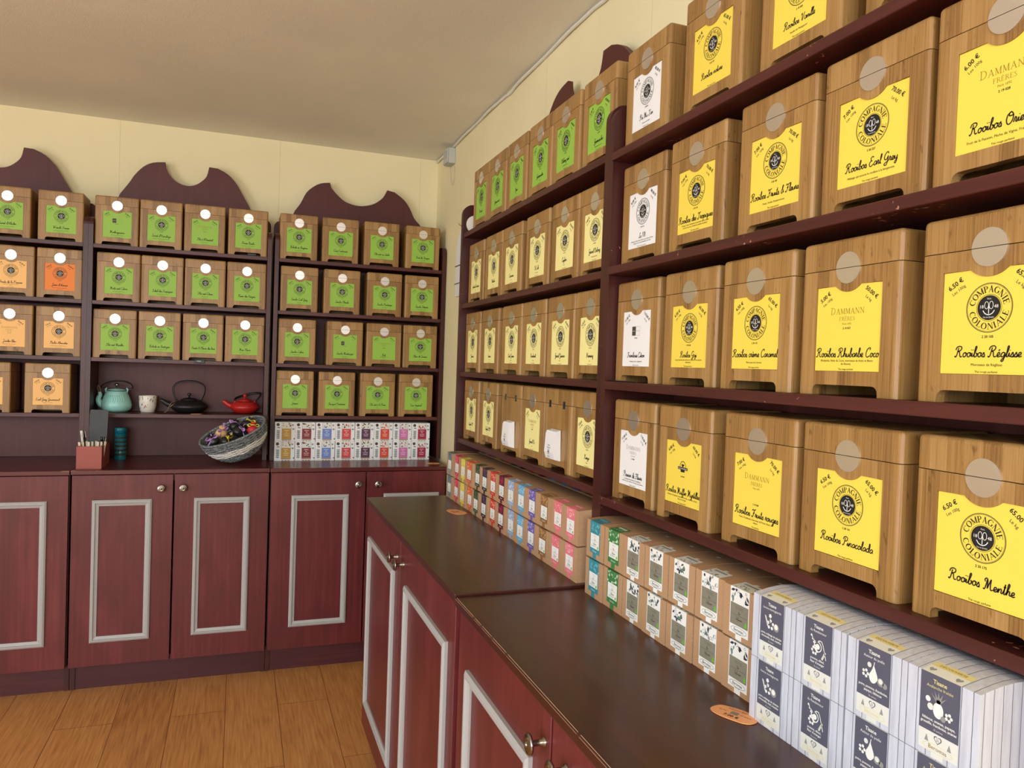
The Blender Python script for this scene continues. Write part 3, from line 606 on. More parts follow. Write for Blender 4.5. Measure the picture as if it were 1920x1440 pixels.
def card_art(kind, name, price, code, desc, foot, capn=10.5):
    a = Art(); big = price*10
    a.sans('%.2f €' % price, 16.5, 95.5, 5.2, 'ink', 33, True); a.sans('Les 100g', 20, 89.5, 3.5, 'ink_soft', 33)
    a.sans('%.2f €' % big, 91.5, 97, 5.2, 'ink', -37, True); a.sans('Le kg', 87.2, 90.5, 3.7, 'ink_soft', -37)
    if kind == 'C':
        cx, cy = 55, 70
        a.ring(cx, cy, 25.6, .7, 'ink'); a.ring(cx, cy, 24.6, .35, 'ink_soft'); a.disc(cx, cy, 13.0, 'ink'); a.ring(cx, cy, 14.0, .4, 'ink')
        a.serif_arc('COMPAGNIE', cx, cy, 16.2, 6.6, 172, 8, 'ink'); a.serif_arc('COLONIALE', cx, cy, 16.2, 6.6, 190, 350, 'ink', True)
        a.sans('18', cx-8.2, cy-.4, 3.4, 'ink_white', 0, layer=3); a.sans('48', cx+8.2, cy-.4, 3.4, 'ink_white', 0, layer=3)
        a.ring(cx-2.6, cy+2.6, 2.2, .55, 'ink_white', 3, 14, 3.8); a.ring(cx+2.6, cy+2.6, 2.2, .55, 'ink_white', 3, 14, 4.0)
        a.stroke([(cx, cy+3), (cx, cy-6.5)], .8, 'ink_white', 3); a.stroke(catmull([(cx-6.4, cy-2.8), (cx-4, cy-6), (cx, cy-7.4), (cx+4, cy-6), (cx+6.4, cy-2.8)], 3), .9, 'ink_white', 3)
        a.sans('Paris', cx, cy+8.6, 1.6, 'ink_white', 0, layer=3); a.sans('Thé de Qualité', cx, cy-10.6, 1.4, 'ink_white', 0, layer=3, maxw=13)
        a.sans(code, cx, 38.6, 2.6, 'ink', 0, True)
    elif kind == 'D':
        g = 'ink_gold' if capn > 0 else 'ink_grey'
        a.serif_line('DAMMANN', 54, 74, 7.2, g, .5, True, 62); a.serif_line('FRÈRES', 54, 65.5, 5.0, g, .5); a.sans('Paris 1692', 54, 60.2, 2.6, g); a.sans(code, 54, 54.5 if foot != 'low' else 36, 2.6, 'ink', 0, True)
    elif kind == 'Q':
        a.rect(37, 51.5, 62, 80, 'ink_soft', 1); a.stroke([(51.5, 62.2), (68, 62.2), (68, 79.8), (51.5, 79.8), (51.5, 62.2)], .5, 'ink_grey'); a.sans('PALAIS', 44.2, 70, 2.0, 'ink_white', layer=3); a.sans('DES THÉS', 60, 70, 2.0, 'ink_grey', maxw=13); a.sans(code, 53, 56, 2.4, 'ink', 0, True)
    elif kind == 'M':
        cx, cy = 54, 66; a.ring(cx, cy+2, 8.6, 1.2, 'ink'); a.stroke([(cx, cy-3), (cx, cy+6)], 1.0, 'ink'); a.shape([(cx, cy), (cx-5, cy+5), (cx-1, cy+6)], 'ink', 2); a.shape([(cx, cy), (cx+5, cy+5), (cx+1, cy+6)], 'ink', 2)
        a.rect(cx-15, cx+15, cy-4, cy+.6, 'ink', 3); a.sans('MAISON BOURGEON', cx, cy-3.2, 2.6, 'label_pale', layer=4, maxw=27); a.rect(cx-6, cx+6, cy-8, cy-4, 'ink', 3); a.sans(code, cx, 49, 2.4, 'ink', 0, True)
    elif kind == 'H': pass
    a.script(name, 55, 18.5, abs(capn), 'ink', 105)
    ys = 9.2; dl = desc if isinstance(desc, (list, tuple)) else [desc]
    for k, l in enumerate(dl):
        if l: a.sans(l, 55, ys+(3.6 if len(dl) > 1 else 0)-k*4.2, 2.8, 'ink', maxw=106)
    a.sans(foot if foot and foot != 'low' else 'Thé parfumé', 55, 2.0, 2.3, 'ink')
    return a
BOXN = [0]
def tea_box(wall, s, d, z, color, art, label, yawj=0, open_label=True):
    BOXN[0] += 1
    t = thing('bamboo_tea_box', label, 'tea box', W(wall, s, d, z), RZ(wall)+yawj, 'bamboo tea boxes on the mahogany shelves')
    b = link('body', BODY, t); l = link('lid', LID, t); link('clasp_plate', D_LO, b); link('clasp_plate', D_UP, l)
    m = MB(); pts = win_outline(-.0006); wv = random.uniform(-.001, .0)
    m.prism([(x+wv*.3, zz) for x, zz in pts], 'xz', .0016, .0022, 'card_'+color)
    art.lay(m, lambda x, y, e: (.0288+x/1000, .0016-e, .0315+y/1000))
    m.build('label_card', b)
    return t
def back_box(wall, s, d, z, label):
    t = thing('bamboo_tea_box', label, 'tea box', W(wall, s, d, z), RZ(wall), 'bamboo tea boxes on the mahogany shelves')
    b = link('body', BODY2, t); l = link('lid', LID2, t); link('hinge', HINGE, b); return t
ORD = ['leftmost', 'second', 'third', 'fourth', 'fifth', 'sixth']
CN = dict(yellow='bright yellow', cream='pale yellow', green='green', white='white', orange='deep orange', peach='pale orange')
KN = dict(C='round emblem', D='faint serif lettering', Q='small grey square', M='small leaf emblem', H='script')
ROWN = ['top', 'second', 'third', 'fourth']
def place_rows(wall, d, zs, rows, unit, count_from=0):
    for ri, (z, row) in enumerate(zip(zs, rows)):
        for i, it in enumerate(row):
            s = it[0]; dd = it[6] if len(it) > 6 else d
            o = ORD[i] if len(row) > 1 else 'only'
            pos = ('leftmost' if i == 0 else 'rightmost' if i == len(row)-1 else o+' from left')
            lab = '%s-labelled bamboo box with %s, %s, %s shelf, %s' % (CN[it[1]] if it[1] else '', KN[it[2]] if it[2] else '', pos, ROWN[ri], unit)
            if it[1] is None: back_box(wall, s, dd, z+.0003, 'bamboo tea box turned backwards, %s, %s shelf, %s' % (pos, ROWN[ri], unit)); continue
            code = it[5] if len(it) > 5 and it[5] else '2 %02d %03d' % (random.choice([18, 19, 20]), random.randint(100, 230))
            price = it[4][0]; desc = it[4][1]; foot = it[4][2] if len(it[4]) > 2 else ''
            tea_box(wall, s, dd, z+.0003, it[1], card_art(it[2], it[3], price, code, desc, foot, it[7] if len(it) > 7 else 10.5), lab)
FV = 'Thé vert parfumé'; FN = 'Thé noir parfumé'; FR = 'Thé rouge parfumé'
zb = [1.791, 1.556, 1.318, 1.083]
G_ = lambda d_, f=FV: (random.choice([5.5, 6.0, 6.5, 7.0]), d_, f)
place_rows('b', -.236, zb, [
 [(-1.9085, 'green', 'C', 'Secret d\'Aladin', G_('Menthe verte, fleurs et fruits')), (-1.7192, 'green', 'C', 'Wasabi Fraise', G_('Fraise, pétales de fleurs et wasabi'))],
 [(-1.8925, 'peach', 'C', 'Fruits de la Passion', G_(['Pulpe de fruits et de fleurs de la', 'passion'], FN)), (-1.7195, 'orange', 'C', 'Jane d\'Amour', G_('Pomme, rose et fleurs de bleuet', FN))],
 [(-1.8935, 'peach', 'D', 'Jardin bleu', G_('Rhubarbe et fraise des bois', FN)), (-1.7190, 'peach', 'C', 'Pêche Abricotée', G_('Pêche, abricot et pétales de souci', FN))],
 [(-1.9675, 'peach', 'C', 'Quatre Fruits', G_('Fruits rouges', FN)), (-1.7542, 'peach', 'C', 'Earl Grey Gourmand', G_('Bergamote et caramel', FN))]], 'unit at left edge')
place_rows('b', -.236, zb, [
 [(-1.5133, 'green', 'Q', 'Madragosana', G_('Thé vert aux fruits exotiques')), (-1.3440, 'green', 'C', 'Secret d\'Himalaya', G_('Thé vert aux épices douces et agrumes')), (-1.1709, 'green', 'D', 'Thé à l\'Oriental', G_('Menthe et fleurs')), (-.9926, 'green', 'C', 'Fraise Basilic', G_('Fraise, basilic et pétales de fleurs'))],
 [(-1.5025, 'green', 'C', 'Maté vert Citron', G_('Citron, citronnelle et maté')), (-1.3345, 'green', 'C', 'Soleil des Tropiques', G_('Ananas, mangue et passion')), (-1.164, 'green', 'C', 'Thé vert Citron', G_('Ecorces de citron')), (-.9930, 'green', 'C', 'Reine des Vergers', G_('Pomme, poire et coing'))],
 [(-1.5122, 'green', 'C', 'Thé vert Menthe', G_('Menthe')), (-1.3405, 'green', 'C', 'Balade en Bretagne', G_('Caramel, pomme et fleurs de bleuet')), (-1.167, 'green', 'C', 'Fruits & Fleurs des bois', G_('Fruits des bois et fleurs')), (-.9950, 'green', 'C', 'Miss Fleurs', G_('Pétales de rose et de mauve'))]], 'middle back-wall unit')
place_rows('b', -.236, zb, [
 [(-.7755, 'green', 'C', 'Balade en Bogenie', G_('Fruits rouges et fleurs')), (-.5898, 'green', 'C', 'Cinq Continents', G_('Agrumes et fruits')), (-.3988, 'green', 'C', 'Thé vert au Litchi', G_('Litchi et pétales de rose')), (-.2024, 'green', 'C', 'Fruit du Dragon', G_('Fruit du dragon'))],
 [(-.7674, 'green', 'C', 'Sencha Earl Grey', G_('Bergamote')), (-.5764, 'green', 'C', 'Sencha Florale', G_('Fleurs de jasmin')), (-.3792, 'green', 'C', 'Sencha Printemps', G_('Fleurs et fruits')), (-.1995, 'green', 'C', 'Sencha Détente', G_('Fleurs de tilleul et orange'))],
 [(-.7712, 'green', 'C', 'Sencha Caline', G_('Amande et cerise')), (-.5564, 'green', 'Q', 'Sencha Martinique', G_('Rhum et coco')), (-.3747, 'green', 'D', 'Bali', G_(['Litchi, pamplemousse et', 'fleurs'])), (-.2001, 'green', 'C', 'Fleur de Cerisier', G_('Cerise'))],
 [(-.7741, 'green', 'C', 'Jasmin', G_('')), (-.5864, 'green', 'C', 'Bouquet Printanier', G_('Fleurs')), (-.3974, 'green', 'C', 'Thé vert à la Rose', G_('Rose')), (-.2134, 'green', 'C', 'Cœur Impérial', G_('Abricot'))]], 'back corner unit')
za = [1.800, 1.552, 1.316, 1.085]
place_rows('r', -.19, za, [
 [(1.2969, 'green', 'C', 'Paï vert', G_('')), (1.4642, 'green', 'C', 'Yunnan vert', G_('Chine')), (1.640, 'green', 'C', 'Yuzu', G_('Japon')), (1.8226, 'green', 'C', 'Gunpowder', G_('Chine')), (1.9903, 'green', 'C', 'Oolong vert', G_('Thé semi fermenté')), (2.1735, 'green', 'C', 'Genmaicha', G_('Riz soufflé et thé vert'))],
 [(1.2682, 'cream', 'C', 'Grande Caravane', G_('Thé noir')), (1.4547, 'cream', 'C', 'Matcha', G_('Chine')), (1.6223, 'cream', 'C', 'Caravane', G_('Chine')), (1.8233, 'cream', 'C', 'Pu Erh', G_('Thé sombre')), (2.0060, 'cream', 'C', 'Ceylan', G_('Chine')), (2.1735, 'cream', 'C', 'Grand Oolong', G_('Thé semi fermenté'))],
 [(1.2543, 'cream', 'C', 'Yunnan', G_('Chine')), (1.4411, 'cream', 'C', 'Assam', G_('Inde')), (1.6435, 'cream', 'C', 'Saint James', G_('Ceylan')), (1.8199, 'cream', 'C', 'Kandwatt', G_('Ceylan')), (2.0000, 'cream', 'C', 'Grand Yunnan', G_('Chine')), (2.170, 'cream', 'C', 'Namring', G_('Inde'))],
 [(1.2641, 'cream', 'C', 'Ceylan OP', G_('Ceylan')), (1.4517, 'cream', 'C', 'Ceylan BOP', G_('Ceylan')), (1.665, None, None, '', G_('')), (1.8335, 'cream', 'D', 'Grand Pic', G_('Chine')), (2.005, None, None, '', G_('')), (2.1740, 'cream', 'C', 'Kenya', G_('Kenya'))]], 'far right-wall unit')
zB = [1.789, 1.553, 1.316, 1.076]
place_rows('r', -.2035, zB, [
 [(2.3924, 'white', 'C', 'Paï Mu Tan', (8.5, 'Province du Fujian', 'Thé blanc nature'), '2 08 070', -.194), (2.6250, 'yellow', 'C', 'Rooïbos nature', (6.5, '', 'Thé rouge nature'), '2 20 107'), (2.8348, 'yellow', 'C', 'Rooïbos Vanille', (6.5, 'Vanille de Madagascar', FR), '2 18 028'), (3.0399, 'yellow', 'C', 'Rooïbos Agrumes', (6.5, 'Orange et citron', FR))],
 [(2.3944, 'white', 'C', 'Le 170', (8.0, ['Mélange de thés verts et blancs aux arômes de fruits', 'rouges et des notes d\'amandes et de miel'], 'Thé vert et blanc parfumé'), '2 08 170', -.194, 10), (2.5880, 'yellow', 'C', 'Rooïbos des Tropiques', (7.0, ['Orange, fraise, framboise et parsemé de morceaux', 'de noix de coco, framboise, pétales de bleuet'], FR), '2 20 124', -.2, 12), (2.7963, 'yellow', 'C', 'Rooïbos Fruits & Fleurs', (7.0, 'Fraise, Vanille, Pamplemousse', FR), '2 20 182', -.2035, 12), (2.977, 'yellow', 'C', 'Rooïbos Earl Grey', (7.0, 'Mélange qui associe le rooïbos à la bergamote', FR), '2 20 227', -.2035, 11.5), (3.1520, 'yellow', 'D', 'Rooïbos Oriental', (6.0, 'Fruit de la Passion, Pêche de Vigne, Fraise Oriental', FR), '2 19 028', -.205, 12)],
 [(2.3880, 'white', 'Q', 'Framboise Citron', (11.0, 'Framboise, Citron, Gingembre', 'Thé blanc parfumé'), '2 08 461', -.194), (2.5759, 'yellow', 'C', 'Rooïbos Goji', (6.5, ['Le goji associé aux vertus du rooïbos. Une boisson', 'étonnante'], FR), '2 20 168', -.195), (2.7671, 'yellow', 'C', 'Rooïbos crème Caramel', (6.5, 'Morceaux de Caramel', FR), '2 20 132', -.2035, 12), (2.9510, 'yellow', 'D', 'Rooïbos Rhubarbe Coco', (5.0, ['Rhubarbe, Noix de Coco, morceaux de fruits et fleurs', 'de bleuets'], FR), '2 19 027', -.2035, 12), (3.1447, 'yellow', 'C', 'Rooïbos Réglisse', (6.5, 'Morceaux de Réglisse', FR), '2 20 105', -.2035, 11.5)],
 [(2.3935, 'white', 'D', 'Passion de Fleurs', (11.0, ['Le mélange d\'un thé blanc à la subtilité et', 'arômes de rose, d\'abricot et de fruits de la passion'], 'Thé blanc parfumé'), '2 19 087', -.194, -11), (2.5874, 'yellow', 'M', 'Rooïbos Muffin Myrtilles', (6.0, ['Rooïbos, honeybush, raisin de Corinthe, myrtilles, arôme,', 'fleurs de bleuet'], FR), '2 06 018', -.2035, 12), (2.7865, 'yellow', 'D', 'Rooïbos Fruits rouges', (7.0, ['Fraise, Framboise, morceaux de Fraise, fleurs de', 'mauve'], 'low'), '2 19 028', -.2035, 12), (2.9645, 'yellow', 'C', 'Rooïbos Pinacolada', (6.5, '', FR), '2 20 161', -.2035, 11.5), (3.1501, 'yellow', 'C', 'Rooïbos Menthe', (6.5, '', FR), '2 20 175', -.2035, 12)]], 'unit nearest camera')

# ------------------------------------------------------------------ small cartons
def carton_mesh(w, dp, h, m, arch=0.0, flap=True):
    mb = MB(); n = 8
    top = [(dp*i/n, h+arch*math.sin(PI*i/n)) for i in range(n+1)]
    vs = [(0, 0, 0), (w, 0, 0), (w, dp, 0), (0, dp, 0)]
    for y, z in top: vs += [(0, y, z), (w, y, z)]
    L = [4+2*i for i in range(n+1)]; R = [5+2*i for i in range(n+1)]
    fs = [(3, 2, 1, 0), (0, 1, R[0], L[0]), (2, 3, L[-1], R[-1]), tuple([0]+L+[3]), tuple([2]+R[::-1]+[1])]
    mb.faces(vs, fs, m)
    for i in range(n): mb.faces([vs[L[i]], vs[R[i]], vs[R[i+1]], vs[L[i+1]]], [(0, 1, 2, 3)], m, True)
    return mb.mesh('carton')
def lay_wrap(art, mb, w, h, arch, dp, off=.0004):
    """y above h wraps over the top"""
    hh = h*1000
    def fn(x, y, e):
        if y <= hh: return (x/1000, -off*.4-e, y/1000)
        t = (y-hh)/1000; return (x/1000, t, h+arch*math.sin(PI*min(t/dp, 1))+off*.4+e)
    art.lay(mb, fn)
rnd = random.Random(3)
def motif(a, x0, x1, y0, y1, mats, n, layer=1, r=(1.4, 2.8)):
    for _ in range(n):
        x, y = rnd.uniform(x0+2, x1-2), rnd.uniform(y0+2, y1-2); k = rnd.random(); R_ = rnd.uniform(*r); m = rnd.choice(mats)
        if k < .4: a.disc(x, y, R_*.7, m, layer, 9)
        elif k < .8:
            t = rnd.uniform(0, PI); c, s_ = math.cos(t), math.sin(t)
            a.shape([(x+c*R_*1.6, y+s_*R_*1.6), (x-s_*R_*.6, y+c*R_*.6), (x-c*R_*1.6, y-s_*R_*1.6), (x+s_*R_*.6, y-c*R_*.6)], m, layer)
        else: a.ring(x, y, R_*.7, .5, m, layer, 9)
KW, KD, KH = .0765, .104, .0755
K_CARTON = carton_mesh(KW, KD, KH, 'kraft', .003); K_REAR = carton_mesh(KW, .078, KH, 'kraft', .002)
def kraft_art(col, pat, top_only=False):
    a = Art(); x0, x1 = 16, 60; h = KH*1000; c = cm(col); p = cm(pat)
    if not top_only:
        a.rect(x0, x1, 11, h, c, 0); a.rect(x0+3, x1-3, 21, h-25, 'ink_white', 1); a.rect(30, 45, 0.6, 11, c, 0)
        motif(a, x0, x1, h-25, h, [p], 20, 1, (1.8, 3.6))
        a.serif_line('TISANE', 38, h-31, 3.0, 'ink_grey', .3, False, 26)
        a.script('Bio', 38, h-38, 4.0, 'ink_soft', 20, 9); a.stroke([(24, 36.5), (52, 36.5)], .4, 'ink_grey'); a.script('Infusion', 38, 29, 4.6, 'ink_soft', 28, 9)
        for k in range(2): a.stroke([(24, 26.5-k*2), (44, 26.5-k*2)], .5, c)
        a.rect(49, 54, 22.5, 27.5, 'leaf_green', 2); a.sans('Beromas', 38, 14.2, 3.4, 'ink_white', maxw=30)
    a.rect(x0, x1, h, h+26, c, 0); motif(a, x0, x1, h, h+16, [p], 8, 1); a.rect(x0+6, x1-6, h+16, h+22, p, 1)
    a.items = [i for i in a.items if i[0]]
    return a
def sage_art(leaf, top_only=False):
    a = Art(); x0, x1 = 16, 60; h = KH*1000; w_ = 'ink_white'
    if not top_only:
        a.rect(x0, x1, 8, h, w_, 0); a.rect(31, 45, .6, 8, w_, 0); a.rect(x0+1.5, x1-1.5, 21, h-23, 'sage', 1)
        motif(a, x0, x1, h-22, h, ['berry', 'berry', leaf, 'leaf_grey', 'ink_grey'], 18, 1, (2.2, 4.2))
        a.serif_line('TISANE', 38, h-31, 4.2, 'ink_soft', .3, False, 34); a.script('Bio', 38, h-37.5, 3.8, 'ink', 20, 9); a.stroke([(20, 36), (56, 36)], .4, 'ink_soft')
        a.script('Infusion', 38, 29, 5, 'ink_soft', 30, 9); a.shape([(50, 23), (57, 24), (55, 32), (52, 29)], 'leaf_green', 2)
        a.ring(38, 14.6, 18, .5, 'berry', 1, 28, 4.4); a.sans('Beromas', 38, 12.8, 4.4, 'berry', maxw=30); a.sans('depuis 1982', 38, 8.9, 1.6, 'berry')
    a.rect(x0, x1, h, h+26, 'label_pale', 0); motif(a, x0, x1, h, h+16, ['berry', 'ink_grey'], 12, 1); a.rect(x0+6, x1-6, h+17, h+22, 'ink_grey', 1); a.rect(33, 42, h+26, h+74, 'label_pale', 0)
    return a
def small_box(name, wall, s, d, z, carton, art, w, h, arch, dp, label, group, cat='tea carton'):
    t = thing(name, label, cat, W(wall, s, d, z), RZ(wall), group); link('carton', carton, t)
    if art is not None:
        if not isinstance(art, bpy.types.Mesh):
            m = MB(); lay_wrap(art, m, w, h, arch, dp); art = m.mesh('sticker')
        link('sticker', art, t)
    return t
COLS = [('grey-blue', (120, 140, 150), (70, 90, 100)), ('raspberry red', (214, 60, 84), (240, 150, 160)), ('yellow', (232, 214, 70), (250, 244, 170)), ('orange', (226, 96, 56), (250, 180, 120)), ('dark green', (62, 78, 60), (120, 140, 104)),
 ('dark plum', (62, 44, 64), (130, 104, 130)), ('red-orange', (214, 66, 48), (250, 190, 170)), ('burgundy', (106, 26, 54), (190, 70, 90)), ('pale lilac and blue', (150, 178, 214), (236, 232, 246)), ('sky blue', (104, 174, 216), (200, 226, 240)),
 ('violet', (112, 96, 176), (200, 190, 230)), ('brown', (146, 104, 66), (196, 156, 110)), ('salmon pink', (232, 122, 132), (250, 180, 180)), ('rose pink', (234, 128, 142), (250, 190, 190))]
cbA = [1.2532, 1.3394, 1.4149, 1.4842, 1.5675, 1.641, 1.7165, 1.7925, 1.8695, 1.9507, 2.0275, 2.1045, 2.1871, 2.2640]
for i in range(1, len(cbA)): cbA[i] = max(cbA[i], cbA[i-1]+KW+.0004)
cbA = [min(v, 2.356-.012-(len(cbA)-1-i)*(KW+.0004)-KW) for i, v in enumerate(cbA)]
GA = 'kraft tea cartons on the far right-wall counter'; GB = 'kraft tea cartons on the near right-wall counter'
for i, (nm, c, p) in enumerate(COLS):
    m = MB(); lay_wrap(kraft_art(c, p), m, KW, KH, .003, KD); me = m.mesh('sticker')
    m = MB(); lay_wrap(kraft_art(c, p, True), m, KW, KH, .003, KD); met = m.mesh('sticker')
    ext = ', beside the divider' if i == 13 else ', far end' if i == 0 else ''
    for lv in (0, 1):
        d = -.2416+rnd.uniform(-.002, .002); s = cbA[i]
        small_box('kraft_tea_carton', 'r', s, d, .8802+lv*.0790, K_CARTON, me, KW, KH, .003, KD, 'kraft tea carton with %s sticker, %s front row%s' % (nm, ('lower', 'upper')[lv], ext), GA)
        small_box('kraft_tea_carton', 'r', s+.001, -.2416+.106+.006, .8802+lv*.0790, K_REAR, met, KW, KH, .002, .078, 'kraft tea carton hidden behind the %s one, %s rear row' % (nm, ('lower', 'upper')[lv]), GA)
cbB = [2.3862, 2.4660, 2.5441, 2.6225, 2.7010, 2.7800, 2.8585]
NB = [('turquoise', (58, 142, 160), (120, 190, 200)), ('green', (64, 130, 70), (220, 236, 210))] + [('grey and white', None, None)]*5
for i in range(7):
    nm, c, p = NB[i]
    for top in (0, 1):
        m = MB(); lay_wrap(kraft_art(c, p, bool(top)) if c else sage_art(['leaf_grey', 'leaf_grey', 'leaf_green', 'leaf_grey', 'berry'][i-2], bool(top)), m, KW, KH, .003, KD)
        if top: met = m.mesh('sticker')
        else: me = m.mesh('sticker')
    which = '' if c else ', %s of five' % ['farthest', 'second farthest', 'middle one', 'second nearest', 'nearest'][i-2]
    for lv in (0, 1):
        small_box('kraft_tea_carton', 'r', cbB[i], -.2418+rnd.uniform(-.002, .002), .8747+lv*.079, K_CARTON, me, KW, KH, .003, KD, 'kraft tea carton with %s sticker%s, %s front row' % (nm, which, ('lower', 'upper')[lv]), GB)
        small_box('kraft_tea_carton', 'r', cbB[i]+.001, -.2418+.112, .8747+lv*.079, K_REAR, met, KW, KH, .002, .078, 'kraft tea carton behind %s one%s, %s rear row' % (nm, which, ('lower', 'upper')[lv]), GB)
# white plank-print cartons
PW, PD, PH = .0818, .100, .0845
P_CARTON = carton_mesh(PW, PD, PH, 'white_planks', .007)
def fruit(a, k, cx, cy):
    w = 'ink_white'; g = 'label_pale'
    if k == 0:
        for t in range(5): a.disc(cx-2+5*math.cos(t*1.256+.3), cy-2+5*math.sin(t*1.256+.3), 2.2, w, 2, 10)
        a.disc(cx-2, cy-2, 2, 'slate_print', 3, 8); a.disc(cx+9, cy-3, 5.4, 'ink_grey', 2, 16); a.disc(cx+9, cy-2, 3.6, w, 3, 12); a.shape([(cx-14, cy+8), (cx-11, cy+7), (cx-6, cy-5), (cx-8, cy-6)], g, 2)
        a.disc(cx-3, cy+9, 3, w, 2, 5); a.stroke([(cx-3, cy+6), (cx-2, cy)], .7, w)
    elif k == 1:
        a.ring(cx, cy, 6, 1.2, w, 2, 20); a.disc(cx, cy, 3.4, w, 2, 12)
        for t in range(6): a.disc(cx-5+4*math.cos(t*1.05), cy-6+4*math.sin(t*1.05), 1.8, w, 3, 8)
        a.stroke(catmull([(cx-10, cy+10), (cx-4, cy+5), (cx+6, cy+8), (cx+12, cy-6), (cx+14, cy-12)], 3), 1.1, w); 
        for t in range(5): a.disc(cx-11+t*2.2, cy+11-t*3.6, 1.5, w, 2, 7); a.disc(cx+12-t, cy-4-t*2, 1.6, g, 2, 7)
    elif k == 2:
        a.shape(catmull([(cx, cy+10), (cx+3, cy+5), (cx+6, cy-3), (cx+2, cy-9), (cx-3, cy-9), (cx-6, cy-3), (cx-2, cy+5)], 3, True), w, 3); a.stroke([(cx, cy+9), (cx+1, cy+14)], .9, w)
        a.disc(cx+10, cy-5, 4.6, 'ink_grey', 2, 14); a.disc(cx+10, cy-4, 3, g, 3, 10); a.disc(cx+16, cy-7, 3.2, 'ink_grey', 2, 10)
        for t in range(5): a.disc(cx-11+3.4*math.cos(t*1.256), cy-2+3.4*math.sin(t*1.256), 1.8, w, 2, 8)
        a.disc(cx-6, cy+9, 3, g, 2, 8)
    else:
        a.disc(cx-1, cy-4, 6, w, 2, 20, 8)
        for t in range(5): an = PI/2+(t-2)*.42; a.shape([(cx-3, cy+3), (cx-1+12*math.cos(an), cy+4+11*math.sin(an)), (cx+1, cy+3)], 'ink_grey', 2)
        a.disc(cx-10, cy-3, 3.6, g, 2, 10); a.disc(cx-13, cy+4, 3, w, 2, 9)
        for t in range(5): a.disc(cx+11+3*math.cos(t*1.256), cy-6+3*math.sin(t*1.256), 1.7, w, 2, 8)
        a.disc(cx+5, cy-10, 3, 'ink_grey', 3, 10)
TIS = [('bonne montagnarde', ['poire, mélange de plantes', 'citronnelle, miel, menthe']), ('du Randonneur', ['pomme, tilleul,', 'fleur d\'oranger']), ('Autour du poêle', ['poire, pomme, framboise,', 'papaye, hibiscus']), ('Avalanche fruitée', ['hibiscus, ananas, papaye,', 'groseille, framboise, ananas'])]
def heart(cx, cy, r): return [(cx+r*.0625*16*math.sin(t)**3, cy+r*.0625*(13*math.cos(t)-5*math.cos(2*t)-2*math.cos(3*t)-math.cos(4*t))) for t in [2*PI*k/24 for k in range(24)]]
def plank_art(k, front=True):
    a = Art(); h = PH*1000; x0, x1 = 16, 61
    if front:
        a.rect(x0, x1, 26, h, 'slate_print', 0); a.rect(x0, x1, 6, 26, 'label_pale', 0); a.rect(31, 45, .8, 6, 'label_pale', 0)
        tc = 'label_yellow' if k == 3 else 'ink_white'
        a.sans('Tisane', 38.5, 75.5, 4.2, tc, 0, True); a.sans(TIS[k][0], 38.5, 70.5, 3.0, tc, maxw=38); fruit(a, k, 38.5, 54)
        for i, l in enumerate(TIS[k][1]): a.sans(l, 38.5, 37-i*4.2, 2.7, 'ink_white', 0, True, 41)
        a.sans('25 sachets', 38.5, 28.4, 1.8, 'label_pale')
        a.shape(heart(38.5, 20.5, 4.6), 'slate_print', 1); a.shape(heart(38.5, 20.5, 3.5), 'label_pale', 2); a.sans('25', 38.5, 19.2, 2.4, 'slate_print', layer=3)
        for sx in (-13, 13): a.shape([(38.5+sx-2.4, 15), (38.5+sx+2.4, 15), (38.5+sx, 22)], 'ink_grey', 1)
        a.ring(38.5, 10.8, 17, .5, 'label_yellow', 1, 28, 4); a.sans('Beromas', 38.5, 9.2, 4.2, 'label_yellow' if k < 3 else 'ink_gold', maxw=29)
    a.rect(x0, x1, h, h+13, 'label_pale', 0); a.rect(x0, x1, h+13, h+22, 'label_yellow', 0); a.sans('DÉCOUVERTE', 38.5, h+15.5, 3.4, 'ink_gold', maxw=36)
    for sx in (-15, 15): a.shape(heart(38.5+sx, h+6.5, 3.8), 'ink_grey', 1)
    a.rect(33, 40, h+22, h+68, 'label_yellow', 0)
    return a
GP = 'white plank-print tea cartons on the near counter'
cbP = [2.9575, 3.0415, 3.1265, 3.2095]
POS = ['farthest', 'second farthest', 'second nearest', 'nearest']; FRN = ['orange blossom', 'flower and vine', 'pear', 'pineapple']
for i in range(4):
    m = MB(); lay_wrap(plank_art(i), m, PW, PH, .007, PD); me = m.mesh('sticker')
    for lv in (0, 1):
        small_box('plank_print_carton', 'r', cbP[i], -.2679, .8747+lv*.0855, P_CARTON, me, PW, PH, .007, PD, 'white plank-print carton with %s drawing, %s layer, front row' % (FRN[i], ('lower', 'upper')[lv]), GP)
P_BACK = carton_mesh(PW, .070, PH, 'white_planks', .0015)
for i in range(4):
    m = MB(); lay_wrap(plank_art((i+1) % 4), m, PW, PH, .0015, .070); me = m.mesh('sticker')
    for lv in (0, 1):
        small_box('plank_print_carton', 'r', cbP[i]+.004, -.122, .8747+lv*.0858, P_BACK, me, PW, PH, .0015, .070, 'white plank-print carton in the rear row, %s column, %s layer' % (POS[i], ('lower', 'upper')[lv]), GP)
